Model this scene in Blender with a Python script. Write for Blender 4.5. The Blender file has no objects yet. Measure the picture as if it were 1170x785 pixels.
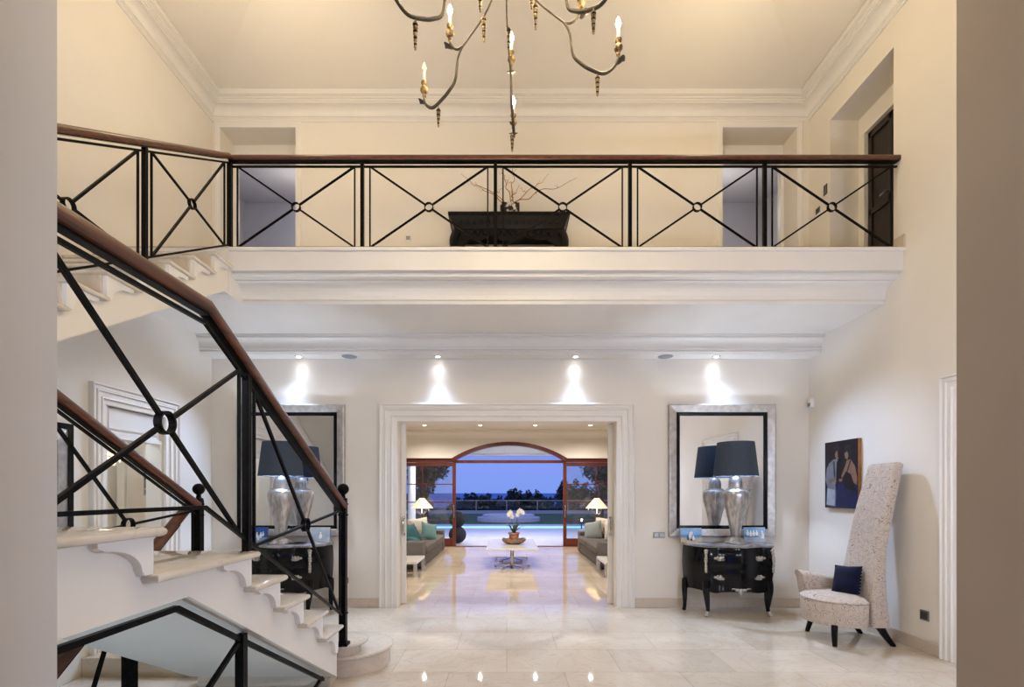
import bpy, bmesh, math, random
from mathutils import Vector, Matrix
R = random.Random(7)
SC = bpy.context.scene
COL = SC.collection
PI = math.pi
D2R = PI / 180

# ------------------------------------------------------------------ materials
def lin(c):
    if isinstance(c, str):
        c = [int(c[i:i + 2], 16) / 255 for i in (0, 2, 4)]
        return tuple(((x / 12.92) if x <= .04045 else ((x + .055) / 1.055) ** 2.4) for x in c)
    return tuple(c)

def mat(name, c, rough=.5, metal=0, spec=.5, c2=None, scale=8, detail=4, stretch=None, bump=0, bscale=None, emit=None, estr=0,
        coat=0, sheen=0, lo=.35, hi=.65, coords='Object'):
    m = bpy.data.materials.new(name); m.use_nodes = True
    nt = m.node_tree; b = nt.nodes['Principled BSDF']
    c = lin(c)
    b.inputs['Base Color'].default_value = (*c, 1)
    b.inputs['Roughness'].default_value = rough
    b.inputs['Metallic'].default_value = metal
    b.inputs['Specular IOR Level'].default_value = spec
    if coat: b.inputs['Coat Weight'].default_value = coat; b.inputs['Coat Roughness'].default_value = .05
    if sheen: b.inputs['Sheen Weight'].default_value = sheen
    if emit:
        b.inputs['Emission Color'].default_value = (*lin(emit), 1); b.inputs['Emission Strength'].default_value = estr
    tc = nt.nodes.new('ShaderNodeTexCoord'); mp = nt.nodes.new('ShaderNodeMapping')
    if coords == 'World':
        g = nt.nodes.new('ShaderNodeNewGeometry'); nt.links.new(g.outputs['Position'], mp.inputs['Vector'])
    else:
        nt.links.new(tc.outputs[coords], mp.inputs['Vector'])
    if stretch: mp.inputs['Scale'].default_value = stretch
    nz = nt.nodes.new('ShaderNodeTexNoise'); nz.inputs['Scale'].default_value = scale; nz.inputs['Detail'].default_value = detail
    nt.links.new(mp.outputs[0], nz.inputs['Vector'])
    if c2 is not None:
        rp = nt.nodes.new('ShaderNodeValToRGB'); rp.color_ramp.elements[0].position = lo; rp.color_ramp.elements[1].position = hi
        rp.color_ramp.elements[0].color = (*c, 1); rp.color_ramp.elements[1].color = (*lin(c2), 1)
        nt.links.new(nz.outputs['Fac'], rp.inputs['Fac']); nt.links.new(rp.outputs[0], b.inputs['Base Color'])
    if bump:
        bm = nt.nodes.new('ShaderNodeBump'); bm.inputs['Strength'].default_value = bump; bm.inputs['Distance'].default_value = .01
        if bscale:
            n2 = nt.nodes.new('ShaderNodeTexNoise'); n2.inputs['Scale'].default_value = bscale
            nt.links.new(mp.outputs[0], n2.inputs['Vector']); nt.links.new(n2.outputs['Fac'], bm.inputs['Height'])
        else:
            nt.links.new(nz.outputs['Fac'], bm.inputs['Height'])
        nt.links.new(bm.outputs[0], b.inputs['Normal'])
    return m

M = {}
M['wall'] = mat('wall_paint', (.80, .745, .665), .75, spec=.2, c2=(.83, .775, .695), scale=1.2, coords='World')
M['wall_low'] = M['wall']
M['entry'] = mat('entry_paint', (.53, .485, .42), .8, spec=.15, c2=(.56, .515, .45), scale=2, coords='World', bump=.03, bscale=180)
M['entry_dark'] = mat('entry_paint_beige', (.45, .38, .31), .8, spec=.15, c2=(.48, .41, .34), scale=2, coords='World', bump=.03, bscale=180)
M['ceil'] = mat('ceiling_paint', (.78, .725, .65), .8, spec=.2, c2=(.80, .745, .67), scale=1, coords='World')
M['trim'] = mat('trim_paint', (.82, .78, .72), .4, spec=.4, c2=(.84, .80, .74), scale=3)
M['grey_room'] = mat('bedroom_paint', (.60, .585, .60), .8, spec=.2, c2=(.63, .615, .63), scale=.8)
M['iron'] = mat('black_iron', (.002, .0017, .0016), .34, spec=.07, c2=(.006, .005, .0045), scale=40)
M['handrail'] = mat('handrail_wood', '5c2f18', .35, c2='3d1c0d', scale=9, stretch=(1.5, .25, 6), coat=.08)
M['door_wood'] = mat('mahogany', '6a2c16', .38, c2='481b0c', scale=8, stretch=(6, 6, .4))
M['dark_door'] = mat('dark_oak', '1f130c', .45, c2='120a06', scale=10, stretch=(6, 6, .5))
M['lacquer'] = mat('black_lacquer', (.0022, .0022, .003), .12, spec=.2, c2=(.004, .0035, .004), scale=4)
M['ebony'] = mat('ebony_carved', (.003, .0028, .0028), .35, spec=.15, c2=(.006, .005, .0045), scale=30)
M['silver'] = mat('silver_leaf', (.62, .60, .58), .34, 1.0, c2=(.36, .34, .33), scale=22, detail=8, stretch=(1.6, 1.6, .35), lo=.38, hi=.66, bump=.15)
M['frame_silver'] = mat('frame_silver_leaf', (.60, .56, .52), .42, .75, c2=(.44, .40, .36), scale=14, stretch=(1, 1, 1), bump=.1)
M['ormolu'] = mat('silver_mount', (.62, .58, .52), .35, .9, c2=(.36, .33, .29), scale=60)
M['marble_top'] = mat('grey_marble', (.36, .34, .35), .12, c2=(.12, .11, .12), scale=6, detail=8)
M['shade'] = mat('charcoal_shade', (.036, .047, .066), .9, c2=(.07, .085, .112), scale=220, spec=.1)
M['shade_in'] = mat('shade_lining', (.8, .82, .86), .8)
M['steel'] = mat('brushed_steel', (.55, .54, .53), .3, 1.0, c2=(.42, .41, .4), scale=30)
M['chrome'] = mat('polished_nickel', (.62, .61, .6), .18, 1.0, c2=(.5, .5, .5), scale=12)
M['mercury'] = mat('mercury_glass', (.85, .82, .78), .12, 1.0, c2=(.03, .028, .025), scale=16, detail=3, lo=.40, hi=.52)
M['plastic'] = mat('white_plastic', (.78, .78, .78), .4, c2=(.8, .8, .8))
M['dark_plastic'] = mat('dark_plastic', (.03, .03, .032), .35, c2=(.04, .04, .042))
M['grey_plate'] = mat('switch_metal', (.22, .21, .2), .4, .6, c2=(.28, .27, .26))
M['navy'] = mat('navy_velvet', (.003, .0035, .014), .85, spec=.1, c2=(.006, .007, .028), scale=14, sheen=.1, bump=.3)
M['sofa'] = mat('grey_sofa_fabric', (.125, .11, .102), .95, spec=.1, c2=(.155, .138, .128), scale=120, bump=.1)
M['teal'] = mat('teal_fabric', (.012, .075, .085), .8, c2=(.02, .11, .12), scale=60)
M['aqua'] = mat('aqua_fabric', (.11, .21, .21), .8, c2=(.14, .26, .255), scale=60)
M['greyblue'] = mat('grey_green_fabric', (.22, .25, .245), .8, c2=(.27, .30, .295), scale=60)
M['cream'] = mat('cream_fabric', (.74, .66, .56), .85, c2=(.66, .58, .48), scale=12, bump=.2)
M['cream_shade'] = mat('cream_lampshade', (.85, .72, .52), .8, emit=(1, .72, .42), estr=.3)
M['table_white'] = mat('white_lacquer', (.78, .74, .69), .12, c2=(.8, .76, .71))
M['driftwood'] = mat('driftwood', (.32, .2, .12), .8, c2=(.15, .09, .05), scale=8, stretch=(1, 4, 4), bump=.4)
M['pot'] = mat('orchid_pot', (.5, .13, .06), .5, c2=(.28, .26, .24), scale=9, detail=2, lo=.45, hi=.55)
M['leaf'] = mat('orchid_leaf', (.02, .055, .03), .4, c2=(.03, .075, .04), scale=8)
M['petal'] = mat('orchid_petal', (.85, .82, .78), .6, c2=(.8, .74, .72), scale=20)
M['candle'] = mat('candle_sleeve', (.82, .74, .58), .6, c2=(.78, .68, .5), scale=9)
M['gilt'] = mat('aged_gilt', (.36, .24, .10), .5, .45, c2=(.06, .037, .017), scale=38, detail=6, lo=.42, hi=.58, bump=.4)
M['bronze'] = mat('aged_bronze', (.035, .025, .017), .55, .3, c2=(.075, .055, .034), scale=14)
M['bulb'] = mat('lit_bulb', (1, .9, .7), .3, emit=(1, .80, .50), estr=120)
M['bulb_off'] = mat('clear_bulb', (.75, .66, .5), .08, spec=.8, c2=(.8, .72, .56))
M['spot'] = mat('lit_spot_lens', (1, 1, 1), .3, emit=(1, .97, .93), estr=25)
M['warm_spot'] = mat('warm_spot_lens', (1, 1, 1), .3, emit=(1, .88, .70), estr=14)
M['speaker'] = mat('speaker_grille', (.25, .25, .27), .7, c2=(.3, .3, .32), scale=300)
M['mirror'] = mat('mirror_glass', (.90, .90, .90), .0, 1.0)
M['canvas_edge'] = mat('canvas_edge', '9a6a3a', .7, c2='865a30', scale=20)
M['twig'] = mat('willow_twig', 'b08048', .8, c2='8a5c30', scale=20)
M['terrace'] = mat('terrace_stone', (.60, .58, .58), .35, c2=(.66, .64, .64), scale=.9, coords='World')
M['kerb'] = mat('pale_stone', (.55, .54, .56), .7, c2=(.6, .59, .61), scale=2)
M['lawn'] = mat('lawn_grass', (.05, .10, .03), .95, c2=(.075, .14, .045), scale=5, coords='World')
M['hedge'] = mat('hedge_leaf', (.012, .024, .016), .7, c2=(.024, .042, .024), scale=3)
M['tree'] = mat('tree_leaf', (.022, .036, .024), .7, c2=(.045, .065, .04), scale=2)
M['bark'] = mat('tree_bark', (.04, .03, .024), .9, c2=(.07, .05, .04), scale=12)
M['sea'] = mat('sea_water', (.12, .22, .46), .6, spec=.0, c2=(.18, .28, .52), scale=.002)
M['pool'] = mat('pool_water', (.10, .42, .52), .08, c2=(.12, .46, .56), scale=2, emit=(.25, .75, .9), estr=1.3)  # emission in the water stands in for the pool lighting
M['topiary'] = mat('topiary_ball', (.012, .014, .025), .9, c2=(.03, .034, .05), scale=40, bump=.5)
M['crystal'] = mat('crystal_drop', (.85, .82, .75), .05, spec=1, c2=(.6, .56, .5), scale=50, emit=(1, .85, .6), estr=1.2)

def glass_mat(name, k):
    m = bpy.data.materials.new(name); m.use_nodes = True; nt = m.node_tree
    nt.nodes.remove(nt.nodes['Principled BSDF']); out = nt.nodes['Material Output']
    mix = nt.nodes.new('ShaderNodeMixShader'); tr = nt.nodes.new('ShaderNodeBsdfTransparent'); gl = nt.nodes.new('ShaderNodeBsdfGlossy')
    tr.inputs[0].default_value = (.93, .96, .96, 1); gl.inputs['Roughness'].default_value = .0
    fr = nt.nodes.new('ShaderNodeFresnel'); fr.inputs['IOR'].default_value = 1.6
    mul = nt.nodes.new('ShaderNodeMath'); mul.operation = 'MULTIPLY'; mul.inputs[1].default_value = k; mul.use_clamp = True
    nt.links.new(fr.outputs[0], mul.inputs[0]); nt.links.new(mul.outputs[0], mix.inputs[0])
    nt.links.new(tr.outputs[0], mix.inputs[1]); nt.links.new(gl.outputs[0], mix.inputs[2]); nt.links.new(mix.outputs[0], out.inputs[0])
    return m
M['glass'] = glass_mat('pane_glass', 1.8)
M['glass_clear'] = glass_mat('balustrade_glass', .8)

def marble_mat(name, ca, cb, cv, rough, tile=None, joint=(.45, .37, .28)):
    m = bpy.data.materials.new(name); m.use_nodes = True; nt = m.node_tree; b = nt.nodes['Principled BSDF']
    L = nt.links.new
    g = nt.nodes.new('ShaderNodeNewGeometry')
    n1 = nt.nodes.new('ShaderNodeTexNoise'); n1.inputs['Scale'].default_value = 1.1; n1.inputs['Detail'].default_value = 7; n1.inputs['Distortion'].default_value = 1.2
    L(g.outputs['Position'], n1.inputs['Vector'])
    r1 = nt.nodes.new('ShaderNodeValToRGB'); e = r1.color_ramp.elements
    e[0].position = .3; e[0].color = (*ca, 1); e[1].position = .7; e[1].color = (*cb, 1)
    L(n1.outputs['Fac'], r1.inputs['Fac'])
    n2 = nt.nodes.new('ShaderNodeTexNoise'); n2.inputs['Scale'].default_value = 2.4; n2.inputs['Detail'].default_value = 9; n2.inputs['Distortion'].default_value = 2.5
    L(g.outputs['Position'], n2.inputs['Vector'])
    r2 = nt.nodes.new('ShaderNodeValToRGB'); e = r2.color_ramp.elements
    e[0].position = .47; e[0].color = (0, 0, 0, 1); e[1].position = .5; e[1].color = (1, 1, 1, 1)
    x = r2.color_ramp.elements.new(.53); x.color = (0, 0, 0, 1)
    L(n2.outputs['Fac'], r2.inputs['Fac'])
    mul = nt.nodes.new('ShaderNodeMath'); mul.operation = 'MULTIPLY'; mul.inputs[1].default_value = .3; L(r2.outputs[0], mul.inputs[0])
    mx = nt.nodes.new('ShaderNodeMix'); mx.data_type = 'RGBA'; mx.inputs[7].default_value = (*cv, 1)
    L(mul.outputs[0], mx.inputs[0]); L(r1.outputs[0], mx.inputs[6])
    res = mx.outputs[2]
    if tile:
        br = nt.nodes.new('ShaderNodeTexBrick'); br.offset = .5; br.inputs['Scale'].default_value = 1
        br.inputs['Brick Width'].default_value = tile[0]; br.inputs['Row Height'].default_value = tile[1]
        br.inputs['Mortar Size'].default_value = .0022; br.inputs['Mortar Smooth'].default_value = .1
        br.inputs['Color1'].default_value = (1, 1, 1, 1); br.inputs['Color2'].default_value = (.88, .87, .86, 1); br.inputs['Mortar'].default_value = (.62, .55, .48, 1)
        L(g.outputs['Position'], br.inputs['Vector'])
        m2 = nt.nodes.new('ShaderNodeMix'); m2.data_type = 'RGBA'; m2.blend_type = 'MULTIPLY'; m2.inputs[0].default_value = 1
        L(res, m2.inputs[6]); L(br.outputs['Color'], m2.inputs[7]); res = m2.outputs[2]
    L(res, b.inputs['Base Color']); b.inputs['Roughness'].default_value = rough; b.inputs['Specular IOR Level'].default_value = .75
    return m
M['marble'] = marble_mat('cream_marble_tiles', (.56, .46, .34), (.68, .59, .465), (.46, .33, .21), .045, (1.0, .6))
M['tread'] = marble_mat('cream_marble_tread', (.62, .54, .43), (.73, .65, .54), (.48, .37, .26), .045)
M['skirt'] = marble_mat('beige_marble_skirting', (.58, .48, .38), (.66, .57, .46), (.45, .33, .24), .18)

def swirl_mat():
    m = bpy.data.materials.new('swirl_upholstery'); m.use_nodes = True; nt = m.node_tree; b = nt.nodes['Principled BSDF']; L = nt.links.new
    tc = nt.nodes.new('ShaderNodeTexCoord'); vo = nt.nodes.new('ShaderNodeTexVoronoi'); vo.inputs['Scale'].default_value = 11
    nz = nt.nodes.new('ShaderNodeTexNoise'); nz.inputs['Scale'].default_value = 7; L(tc.outputs['Object'], nz.inputs['Vector'])
    mx = nt.nodes.new('ShaderNodeMix'); mx.data_type = 'VECTOR'; mx.inputs[0].default_value = .12
    L(tc.outputs['Object'], mx.inputs[4]); L(nz.outputs['Color'], mx.inputs[5]); L(mx.outputs[1], vo.inputs['Vector'])
    s = nt.nodes.new('ShaderNodeMath'); s.operation = 'MULTIPLY'; s.inputs[1].default_value = 42; L(vo.outputs['Distance'], s.inputs[0])
    n3 = nt.nodes.new('ShaderNodeTexNoise'); n3.inputs['Scale'].default_value = 26; L(tc.outputs['Object'], n3.inputs['Vector'])
    si = nt.nodes.new('ShaderNodeMath'); si.operation = 'SINE'; L(s.outputs[0], si.inputs[0])
    mu = nt.nodes.new('ShaderNodeMath'); mu.operation = 'MULTIPLY'; L(si.outputs[0], mu.inputs[0]); L(n3.outputs['Fac'], mu.inputs[1])
    rp = nt.nodes.new('ShaderNodeValToRGB'); e = rp.color_ramp.elements
    e[0].position = .36; e[0].color = (.52, .44, .37, 1); e[1].position = .50; e[1].color = (.27, .20, .155, 1)
    L(mu.outputs[0], rp.inputs['Fac']); L(rp.outputs[0], b.inputs['Base Color']); b.inputs['Roughness'].default_value = .8
    b.inputs['Specular IOR Level'].default_value = .2
    return m
M['swirl'] = swirl_mat()

def flat(name, c, rough=.7):
    if name not in M: M[name] = mat(name, c, rough, spec=.2, c2=tuple(min(1, x * 1.25) for x in lin(c)), scale=14)
    return M[name]

# ------------------------------------------------------------------ mesh builder
class MB:
    def __init__(s): s.v = []; s.f = []; s.mi = []; s.m = 0
    def add(s, vs, fs):
        b = len(s.v); s.v += [tuple(v) for v in vs]
        for f in fs: s.f.append(tuple(i + b for i in f)); s.mi.append(s.m)
        return s
    def box(s, x0, x1, y0, y1, z0, z1):
        vs = [(x, y, z) for z in (z0, z1) for y in (y0, y1) for x in (x0, x1)]
        return s.add(vs, [(0, 2, 3, 1), (4, 5, 7, 6), (0, 1, 5, 4), (2, 6, 7, 3), (0, 4, 6, 2), (1, 3, 7, 5)])
    def loft(s, loops, cap=True, closed=True):
        n = len(loops[0]); vs = [p for l in loops for p in l]; fs = []
        for i in range(len(loops) - 1):
            for j in range(n if closed else n - 1):
                a = i * n + j; b = i * n + (j + 1) % n
                fs.append((a, b, b + n, a + n))
        if cap: fs.append(tuple(range(n - 1, -1, -1))); fs.append(tuple((len(loops) - 1) * n + j for j in range(n)))
        return s.add(vs, fs)
    def prism(s, poly, axis, a, b):
        # poly: 2-D points; axis x: (y,z), y: (x,z), z: (x,y)
        def P(p, t): return {'x': (t, p[0], p[1]), 'y': (p[0], t, p[1]), 'z': (p[0], p[1], t)}[axis]
        return s.loft([[P(p, a) for p in poly], [P(p, b) for p in poly]])
    def bar(s, p, q, w, h, up=(0, 0, 1)):
        p, q = Vector(p), Vector(q); t = (q - p).normalized(); u = Vector(up)
        if abs(t.dot(u)) > .98: u = Vector((0, 1, 0)) if abs(t.y) < .9 else Vector((1, 0, 0))
        sd = t.cross(u).normalized(); n = sd.cross(t)
        c = [(-w / 2, -h / 2), (w / 2, -h / 2), (w / 2, h / 2), (-w / 2, h / 2)]
        return s.loft([[o + sd * a + n * b for a, b in c] for o in (p, q)])
    def sweep(s, path, prof, up=(0, 0, 1), cap=True):
        path = [Vector(p) for p in path]; u = Vector(up); loops = []
        for i, p in enumerate(path):
            ta = (p - path[i - 1]).normalized() if i else None; tb = (path[i + 1] - p).normalized() if i < len(path) - 1 else None
            t = ((ta or tb) + (tb or ta)).normalized(); k = 1 / max(.3, t.dot(ta or tb))
            base = (ta or tb)
            sd = base.cross(u)
            if tb is not None and ta is not None:
                sd = (ta.cross(u).normalized() + tb.cross(u).normalized())
            sd.normalize(); n = sd.cross(t).normalized()
            vert = abs((ta or t).z - (tb or t).z) > 1e-4
            horiz = not vert
            loops.append([p + sd * a * (k if horiz else 1) + n * b * (k if vert else 1) for a, b in prof])
        return s.loft(loops, cap)
    def tube(s, path, r, n=8, cap=True):
        path = [Vector(p) for p in path]; rs = r if isinstance(r, (list, tuple)) else [r] * len(path)
        t0 = (path[1] - path[0]).normalized(); a = Vector((0, 0, 1)) if abs(t0.z) < .9 else Vector((1, 0, 0))
        nn = (a - t0 * a.dot(t0)).normalized(); loops = []
        for i, p in enumerate(path):
            t = (path[min(i + 1, len(path) - 1)] - path[max(i - 1, 0)]).normalized()
            nn = (nn - t * nn.dot(t)).normalized(); bb = t.cross(nn)
            loops.append([p + (nn * math.cos(2 * PI * k / n) + bb * math.sin(2 * PI * k / n)) * rs[i] for k in range(n)])
        return s.loft(loops, cap)
    def lathe(s, prof, c=(0, 0, 0), n=24, sx=1, sy=1, cap=True):
        return s.loft([[(c[0] + r * sx * math.cos(2 * PI * k / n), c[1] + r * sy * math.sin(2 * PI * k / n), c[2] + z) for k in range(n)] for r, z in prof], cap)
    def ball(s, c, r, n=12, m=8, sx=1, sy=1, sz=1):
        return s.loft([[(c[0] + r * sx * math.sin(t) * math.cos(2 * PI * k / n), c[1] + r * sy * math.sin(t) * math.sin(2 * PI * k / n), c[2] - r * sz * math.cos(t)) for k in range(n)]
                       for t in [PI * (.04 + .92 * i / m) for i in range(m + 1)]])
    def poly(s, pts): return s.add(pts, [tuple(range(len(pts)))])
    def xf(s, mtx, start=0):
        for i in range(start, len(s.v)): s.v[i] = tuple(mtx @ Vector(s.v[i]))
        return s
    def build(s, name, m, parent=None, smooth=None, bevel=0, seg=2, sub=0, label=None):
        me = bpy.data.meshes.new(name)
        off = Vector((0, 0, 0)); p = parent
        while p is not None: off += p.location; p = p.parent
        me.from_pydata([tuple(Vector(v) - off) for v in s.v], [], s.f)
        ms = m if isinstance(m, (list, tuple)) else [m]
        for k in ms: me.materials.append(M[k] if isinstance(k, str) else k)
        me.polygons.foreach_set('material_index', s.mi)
        bm = bmesh.new(); bm.from_mesh(me); bmesh.ops.recalc_face_normals(bm, faces=bm.faces); bm.to_mesh(me); bm.free()
        if smooth:
            me.polygons.foreach_set('use_smooth', [True] * len(me.polygons)); me.set_sharp_from_angle(angle=smooth * D2R)
        me.update()
        o = bpy.data.objects.new(name, me); COL.objects.link(o)
        if parent is not None: o.parent = parent
        if bevel:
            b = o.modifiers.new('bevel', 'BEVEL'); b.width = bevel; b.segments = seg; b.limit_method = 'ANGLE'
            if not smooth:
                me.polygons.foreach_set('use_smooth', [True] * len(me.polygons)); me.set_sharp_from_angle(angle=40 * D2R)
        if sub:
            b = o.modifiers.new('soft', 'SUBSURF'); b.levels = sub; b.render_levels = sub
        if label: o['label'] = label
        return o

def thing(name, label, cat, loc=(0, 0, 0), group=None):
    o = bpy.data.objects.new(name, None); COL.objects.link(o); o.location = loc; o.empty_display_size = .1
    o['label'] = label; o['category'] = cat
    if group: o['group'] = group
    return o
def tag(o, label, cat, group=None):
    o['label'] = label; o['category'] = cat
    if group: o['group'] = group
    return o
def struct(o): o['kind'] = 'structure'; return o
def stuff(o): o['kind'] = 'stuff'; return o
def copy_tree(o, parent=None, loc=None, label=None):
    c = o.copy(); COL.objects.link(c); c.parent = parent
    if loc is not None: c.location = loc
    if label: c['label'] = label
    for ch in list(o.children): copy_tree(ch, c)
    return c

def arc(cx, cy, r, a0, a1, n): return [(cx + r * math.cos((a0 + (a1 - a0) * i / n) * D2R), cy + r * math.sin((a0 + (a1 - a0) * i / n) * D2R)) for i in range(n + 1)]
def chaikin(pts, k=2):
    for _ in range(k):
        q = []
        for i in range(len(pts)):
            a, b = Vector(pts[i]), Vector(pts[(i + 1) % len(pts)])
            q += [tuple(a * .75 + b * .25), tuple(a * .25 + b * .75)]
        pts = q
    return pts
def spline(pts, k=6):
    P = [Vector(p) for p in pts]; out = []
    for i in range(len(P) - 1):
        p0, p1, p2, p3 = P[max(i - 1, 0)], P[i], P[i + 1], P[min(i + 2, len(P) - 1)]
        for j in range(k):
            t = j / k
            out.append(.5 * ((2 * p1) + (p2 - p0) * t + (2 * p0 - 5 * p1 + 4 * p2 - p3) * t * t + (3 * p1 - p0 - 3 * p2 + p3) * t ** 3))
    return [tuple(v) for v in out] + [tuple(P[-1])]
def lerp(tab, z):
    for (a, fa), (b, fb) in zip(tab, tab[1:]):
        if z <= b: return fa + (fb - fa) * max(0, (z - a)) / (b - a)
    return tab[-1][1]

# ------------------------------------------------------------------ dimensions
XL, XR, YB = -4.01, 4.106, 6.571          # hall side walls and back wall
YBB = 6.95                                # far face of the back wall
ZG = 4.09                                 # gallery floor
YF = 13.9                                 # garden wall of the living room
SKY, EXPO = 1.25, 0.0
# ================================================================== the setting
def wall_with_holes(mb, axis, a, b, u0, u1, z0, z1, holes):
    # a slab between a and b on axis x or y, with rectangular holes (ua,ub,za,zb)
    us = sorted({u0, u1, *[h[0] for h in holes], *[h[1] for h in holes]}); zs = sorted({z0, z1, *[h[2] for h in holes], *[h[3] for h in holes]})
    for i in range(len(us) - 1):
        for j in range(len(zs) - 1):
            cu, cz = (us[i] + us[i + 1]) / 2, (zs[j] + zs[j + 1]) / 2
            if any(h[0] < cu < h[1] and h[2] < cz < h[3] for h in holes): continue
            if axis == 'y': mb.box(us[i], us[i + 1], a, b, zs[j], zs[j + 1])
            else: mb.box(a, b, us[i], us[i + 1], zs[j], zs[j + 1])
    return mb

# floor (hall, entry and living room; open stairwell at the left)
f = MB()
f.box(-1.45, 4.3, -3, 4.1, -.25, 0)
f.prism([(-1.45, 3.45), (-1.45, 4.1), (-1.62, 4.1), (-1.62, 3.86)], 'z', -.25, 0)
f.box(-2.6, 4.3, 4.1, 4.55, -.25, 0)
f.box(-4.3, 4.3, 4.55, YBB, -.25, 0)
f.box(-5.6, 5.6, YBB, 14.2, -.25, 0)
f.box(-6.0, -4.3, 4.0, YBB, -.25, 0)
f.box(-6.0, -5.6, YBB, 7.2, -.25, 0)
struct(f.build('floor', 'marble'))

# back wall: wide opening below, two bedroom doorways above
BH = [(-1.485, 1.49, 0, 2.53), (-3.895, -2.873, ZG, 6.52), (2.935, 3.945, ZG, 6.52)]
struct(wall_with_holes(MB(), 'y', YB, YBB, XL - .2, XR + .5, .0, 7.6, BH).build('wall_back', 'wall'))
struct(wall_with_holes(MB(), 'x', XL - .2, XL, -1.1, YB, -2.8, 7.6, [(4.85, 5.66, -.02, 2.5)]).build('wall_left', 'wall'))
struct(wall_with_holes(MB(), 'x', XR, XR + .5, -1.1, YB, -.25, 7.6, [(5.128, 6.135, ZG, 6.29), (3.2, 4.4, -.02, 2.5)]).build('wall_right', 'wall'))
w = MB()
w.box(1.21, XR, .3, 1.3, 0, 7.6); w.box(-1.21, 1.21, .3, 1.3, 3.5, 7.6)
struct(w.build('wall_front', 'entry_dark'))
w = MB(); w.box(-1.33, -1.21, -2.6, 1.3, 0, 7.6)
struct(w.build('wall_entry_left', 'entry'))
w = MB(); w.box(1.21, 1.4, -2.6, .3, 0, 3.6)
struct(w.build('wall_entry_right', 'entry'))
w = MB(); w.box(XL, -1.33, -1.1, -.9, -2.8, 7.6)
struct(w.build('wall_stair', 'wall'))
w = MB(); w.box(-1.21, 1.21, -2.6, .3, 3.5, 3.6)
struct(w.build('ceiling_entry', 'ceil'))

# hipped hall ceiling
c = MB(); x0, x1, y0, y1, z = XL + .23, XR - .23, 1.53, YB - .23, 6.87
t = 1.9; zt = z + .27 * t
lo = [(x0, y0, z), (x1, y0, z), (x1, y1, z), (x0, y1, z)]; hi = [(x0 + t, y0 + t, zt), (x1 - t, y0 + t, zt), (x1 - t, y1 - t, zt), (x0 + t, y1 - t, zt)]
th = .12
c.loft([lo, hi, [(a, b, q + th) for a, b, q in hi], [(a, b, q + th) for a, b, q in lo]], cap=False)
c.add(hi + [(a, b, q + th) for a, b, q in hi], [(0, 1, 2, 3), (4, 7, 6, 5)])
c.box(XL, -1.33, -.9, 1.3, 6.95, 7.1)
struct(c.build('ceiling', 'ceil'))

# hall cornice swept round the four walls
def sweep_rect(prof, x0, x1, y0, y1):
    mb = MB(); loops = []
    for d, z in prof: loops.append([(x0 + d, y0 + d, z), (x1 - d, y0 + d, z), (x1 - d, y1 - d, z), (x0 + d, y1 - d, z)])
    return mb.loft(loops, cap=False)
cove = [(.05 + .10 * (1 - math.cos(a * D2R)), 6.655 + .075 * math.sin(a * D2R)) for a in range(0, 91, 15)]
prof = [(0, 6.60), (.018, 6.60), (.018, 6.622), (.03, 6.628), (.03, 6.64), (.05, 6.645)] + cove + [(.165, 6.73), (.165, 6.745), (.185, 6.748), (.185, 6.765), (.205, 6.768), (.205, 6.783), (.25, 6.786), (.25, 6.80), (.225, 6.80), (.225, 6.88), (.0, 6.88)]
struct(sweep_rect(prof, XL, XR, 1.3, YB).build('trim_1', 'trim'))

# gallery slab with moulded front edge
cv = [(5.11 + .125 * math.sin(a * D2R), 3.66 + .14 * (1 - math.sin(a * D2R)) ** 1 if False else 3.80 - .14 * (1 - math.cos(a * D2R))) for a in range(0, 91, 15)]
gp = [(YB, ZG), (4.975, ZG), (4.97, 4.082), (4.97, 4.065), (4.975, 4.058), (5.0, 4.058), (5.0, 3.865), (5.06, 3.865), (5.06, 3.845), (5.048, 3.84), (5.052, 3.822), (5.075, 3.812), (5.115, 3.81), (5.11, 3.80)] + cv + [(5.235, 3.65), (5.255, 3.65), (5.255, 3.61), (YB, 3.61)]
g = MB(); g.prism(gp, 'x', -2.87, XR)
g.box(XL, -2.87, 4.985, YB, 3.61, ZG)
struct(g.build('floor_gallery', 'trim'))
g = MB(); g.box(XL, -2.86, 4.97, YB, ZG, ZG + .006); g.box(-2.86, XR, 4.98, YB, ZG, ZG + .006)
struct(g.build('floor_gallery_marble', 'tread'))

# dropped bulkhead under the gallery with the wall-washing spots
bp = [(YB, 3.61), (6.22, 3.61), (6.22, 3.59), (6.245, 3.588), (6.245, 3.562), (6.232, 3.56)] + [(6.236 + .055 * math.sin(a * D2R), 3.562 - .095 * (1 - math.cos(a * D2R))) for a in range(15, 91, 15)] + \
     [(6.30, 3.452), (6.30, 3.446), (6.285, 3.444), (6.285, 3.428), (6.312, 3.424), (6.312, 3.408), (6.30, 3.405), (6.30, 3.395), (6.337, 3.392), (6.337, 3.38), (YB, 3.38)]
g = MB(); g.prism(bp, 'x', XL, XR); struct(g.build('trim_2', 'trim'))

# baseboards
def bb(name, boxes):
    b = MB()
    for x in boxes: b.box(*x)
    struct(b.build(name, 'skirt', bevel=.004))
bb('baseboard_back_left', [(XL, -1.728, YB - .02, YB, 0, .125)])
bb('baseboard_back_right', [(1.742, XR, YB - .02, YB, 0, .125)])
bb('baseboard_right', [(XR - .02, XR, 4.545, YB - .02, 0, .125), (XR - .02, XR, 1.3, 3.05, 0, .125)])
bb('baseboard_left', [(XL, XL + .02, 5.85, YB - .02, 0, .125)])
bb('baseboard_gallery', [(-2.66, 2.70, YB - .02, YB, ZG, ZG + .12), (XR - .02, XR, 6.15, YB - .02, ZG, ZG + .12), (XR - .02, XR, 4.975, 5.11, ZG, ZG + .14)])

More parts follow.
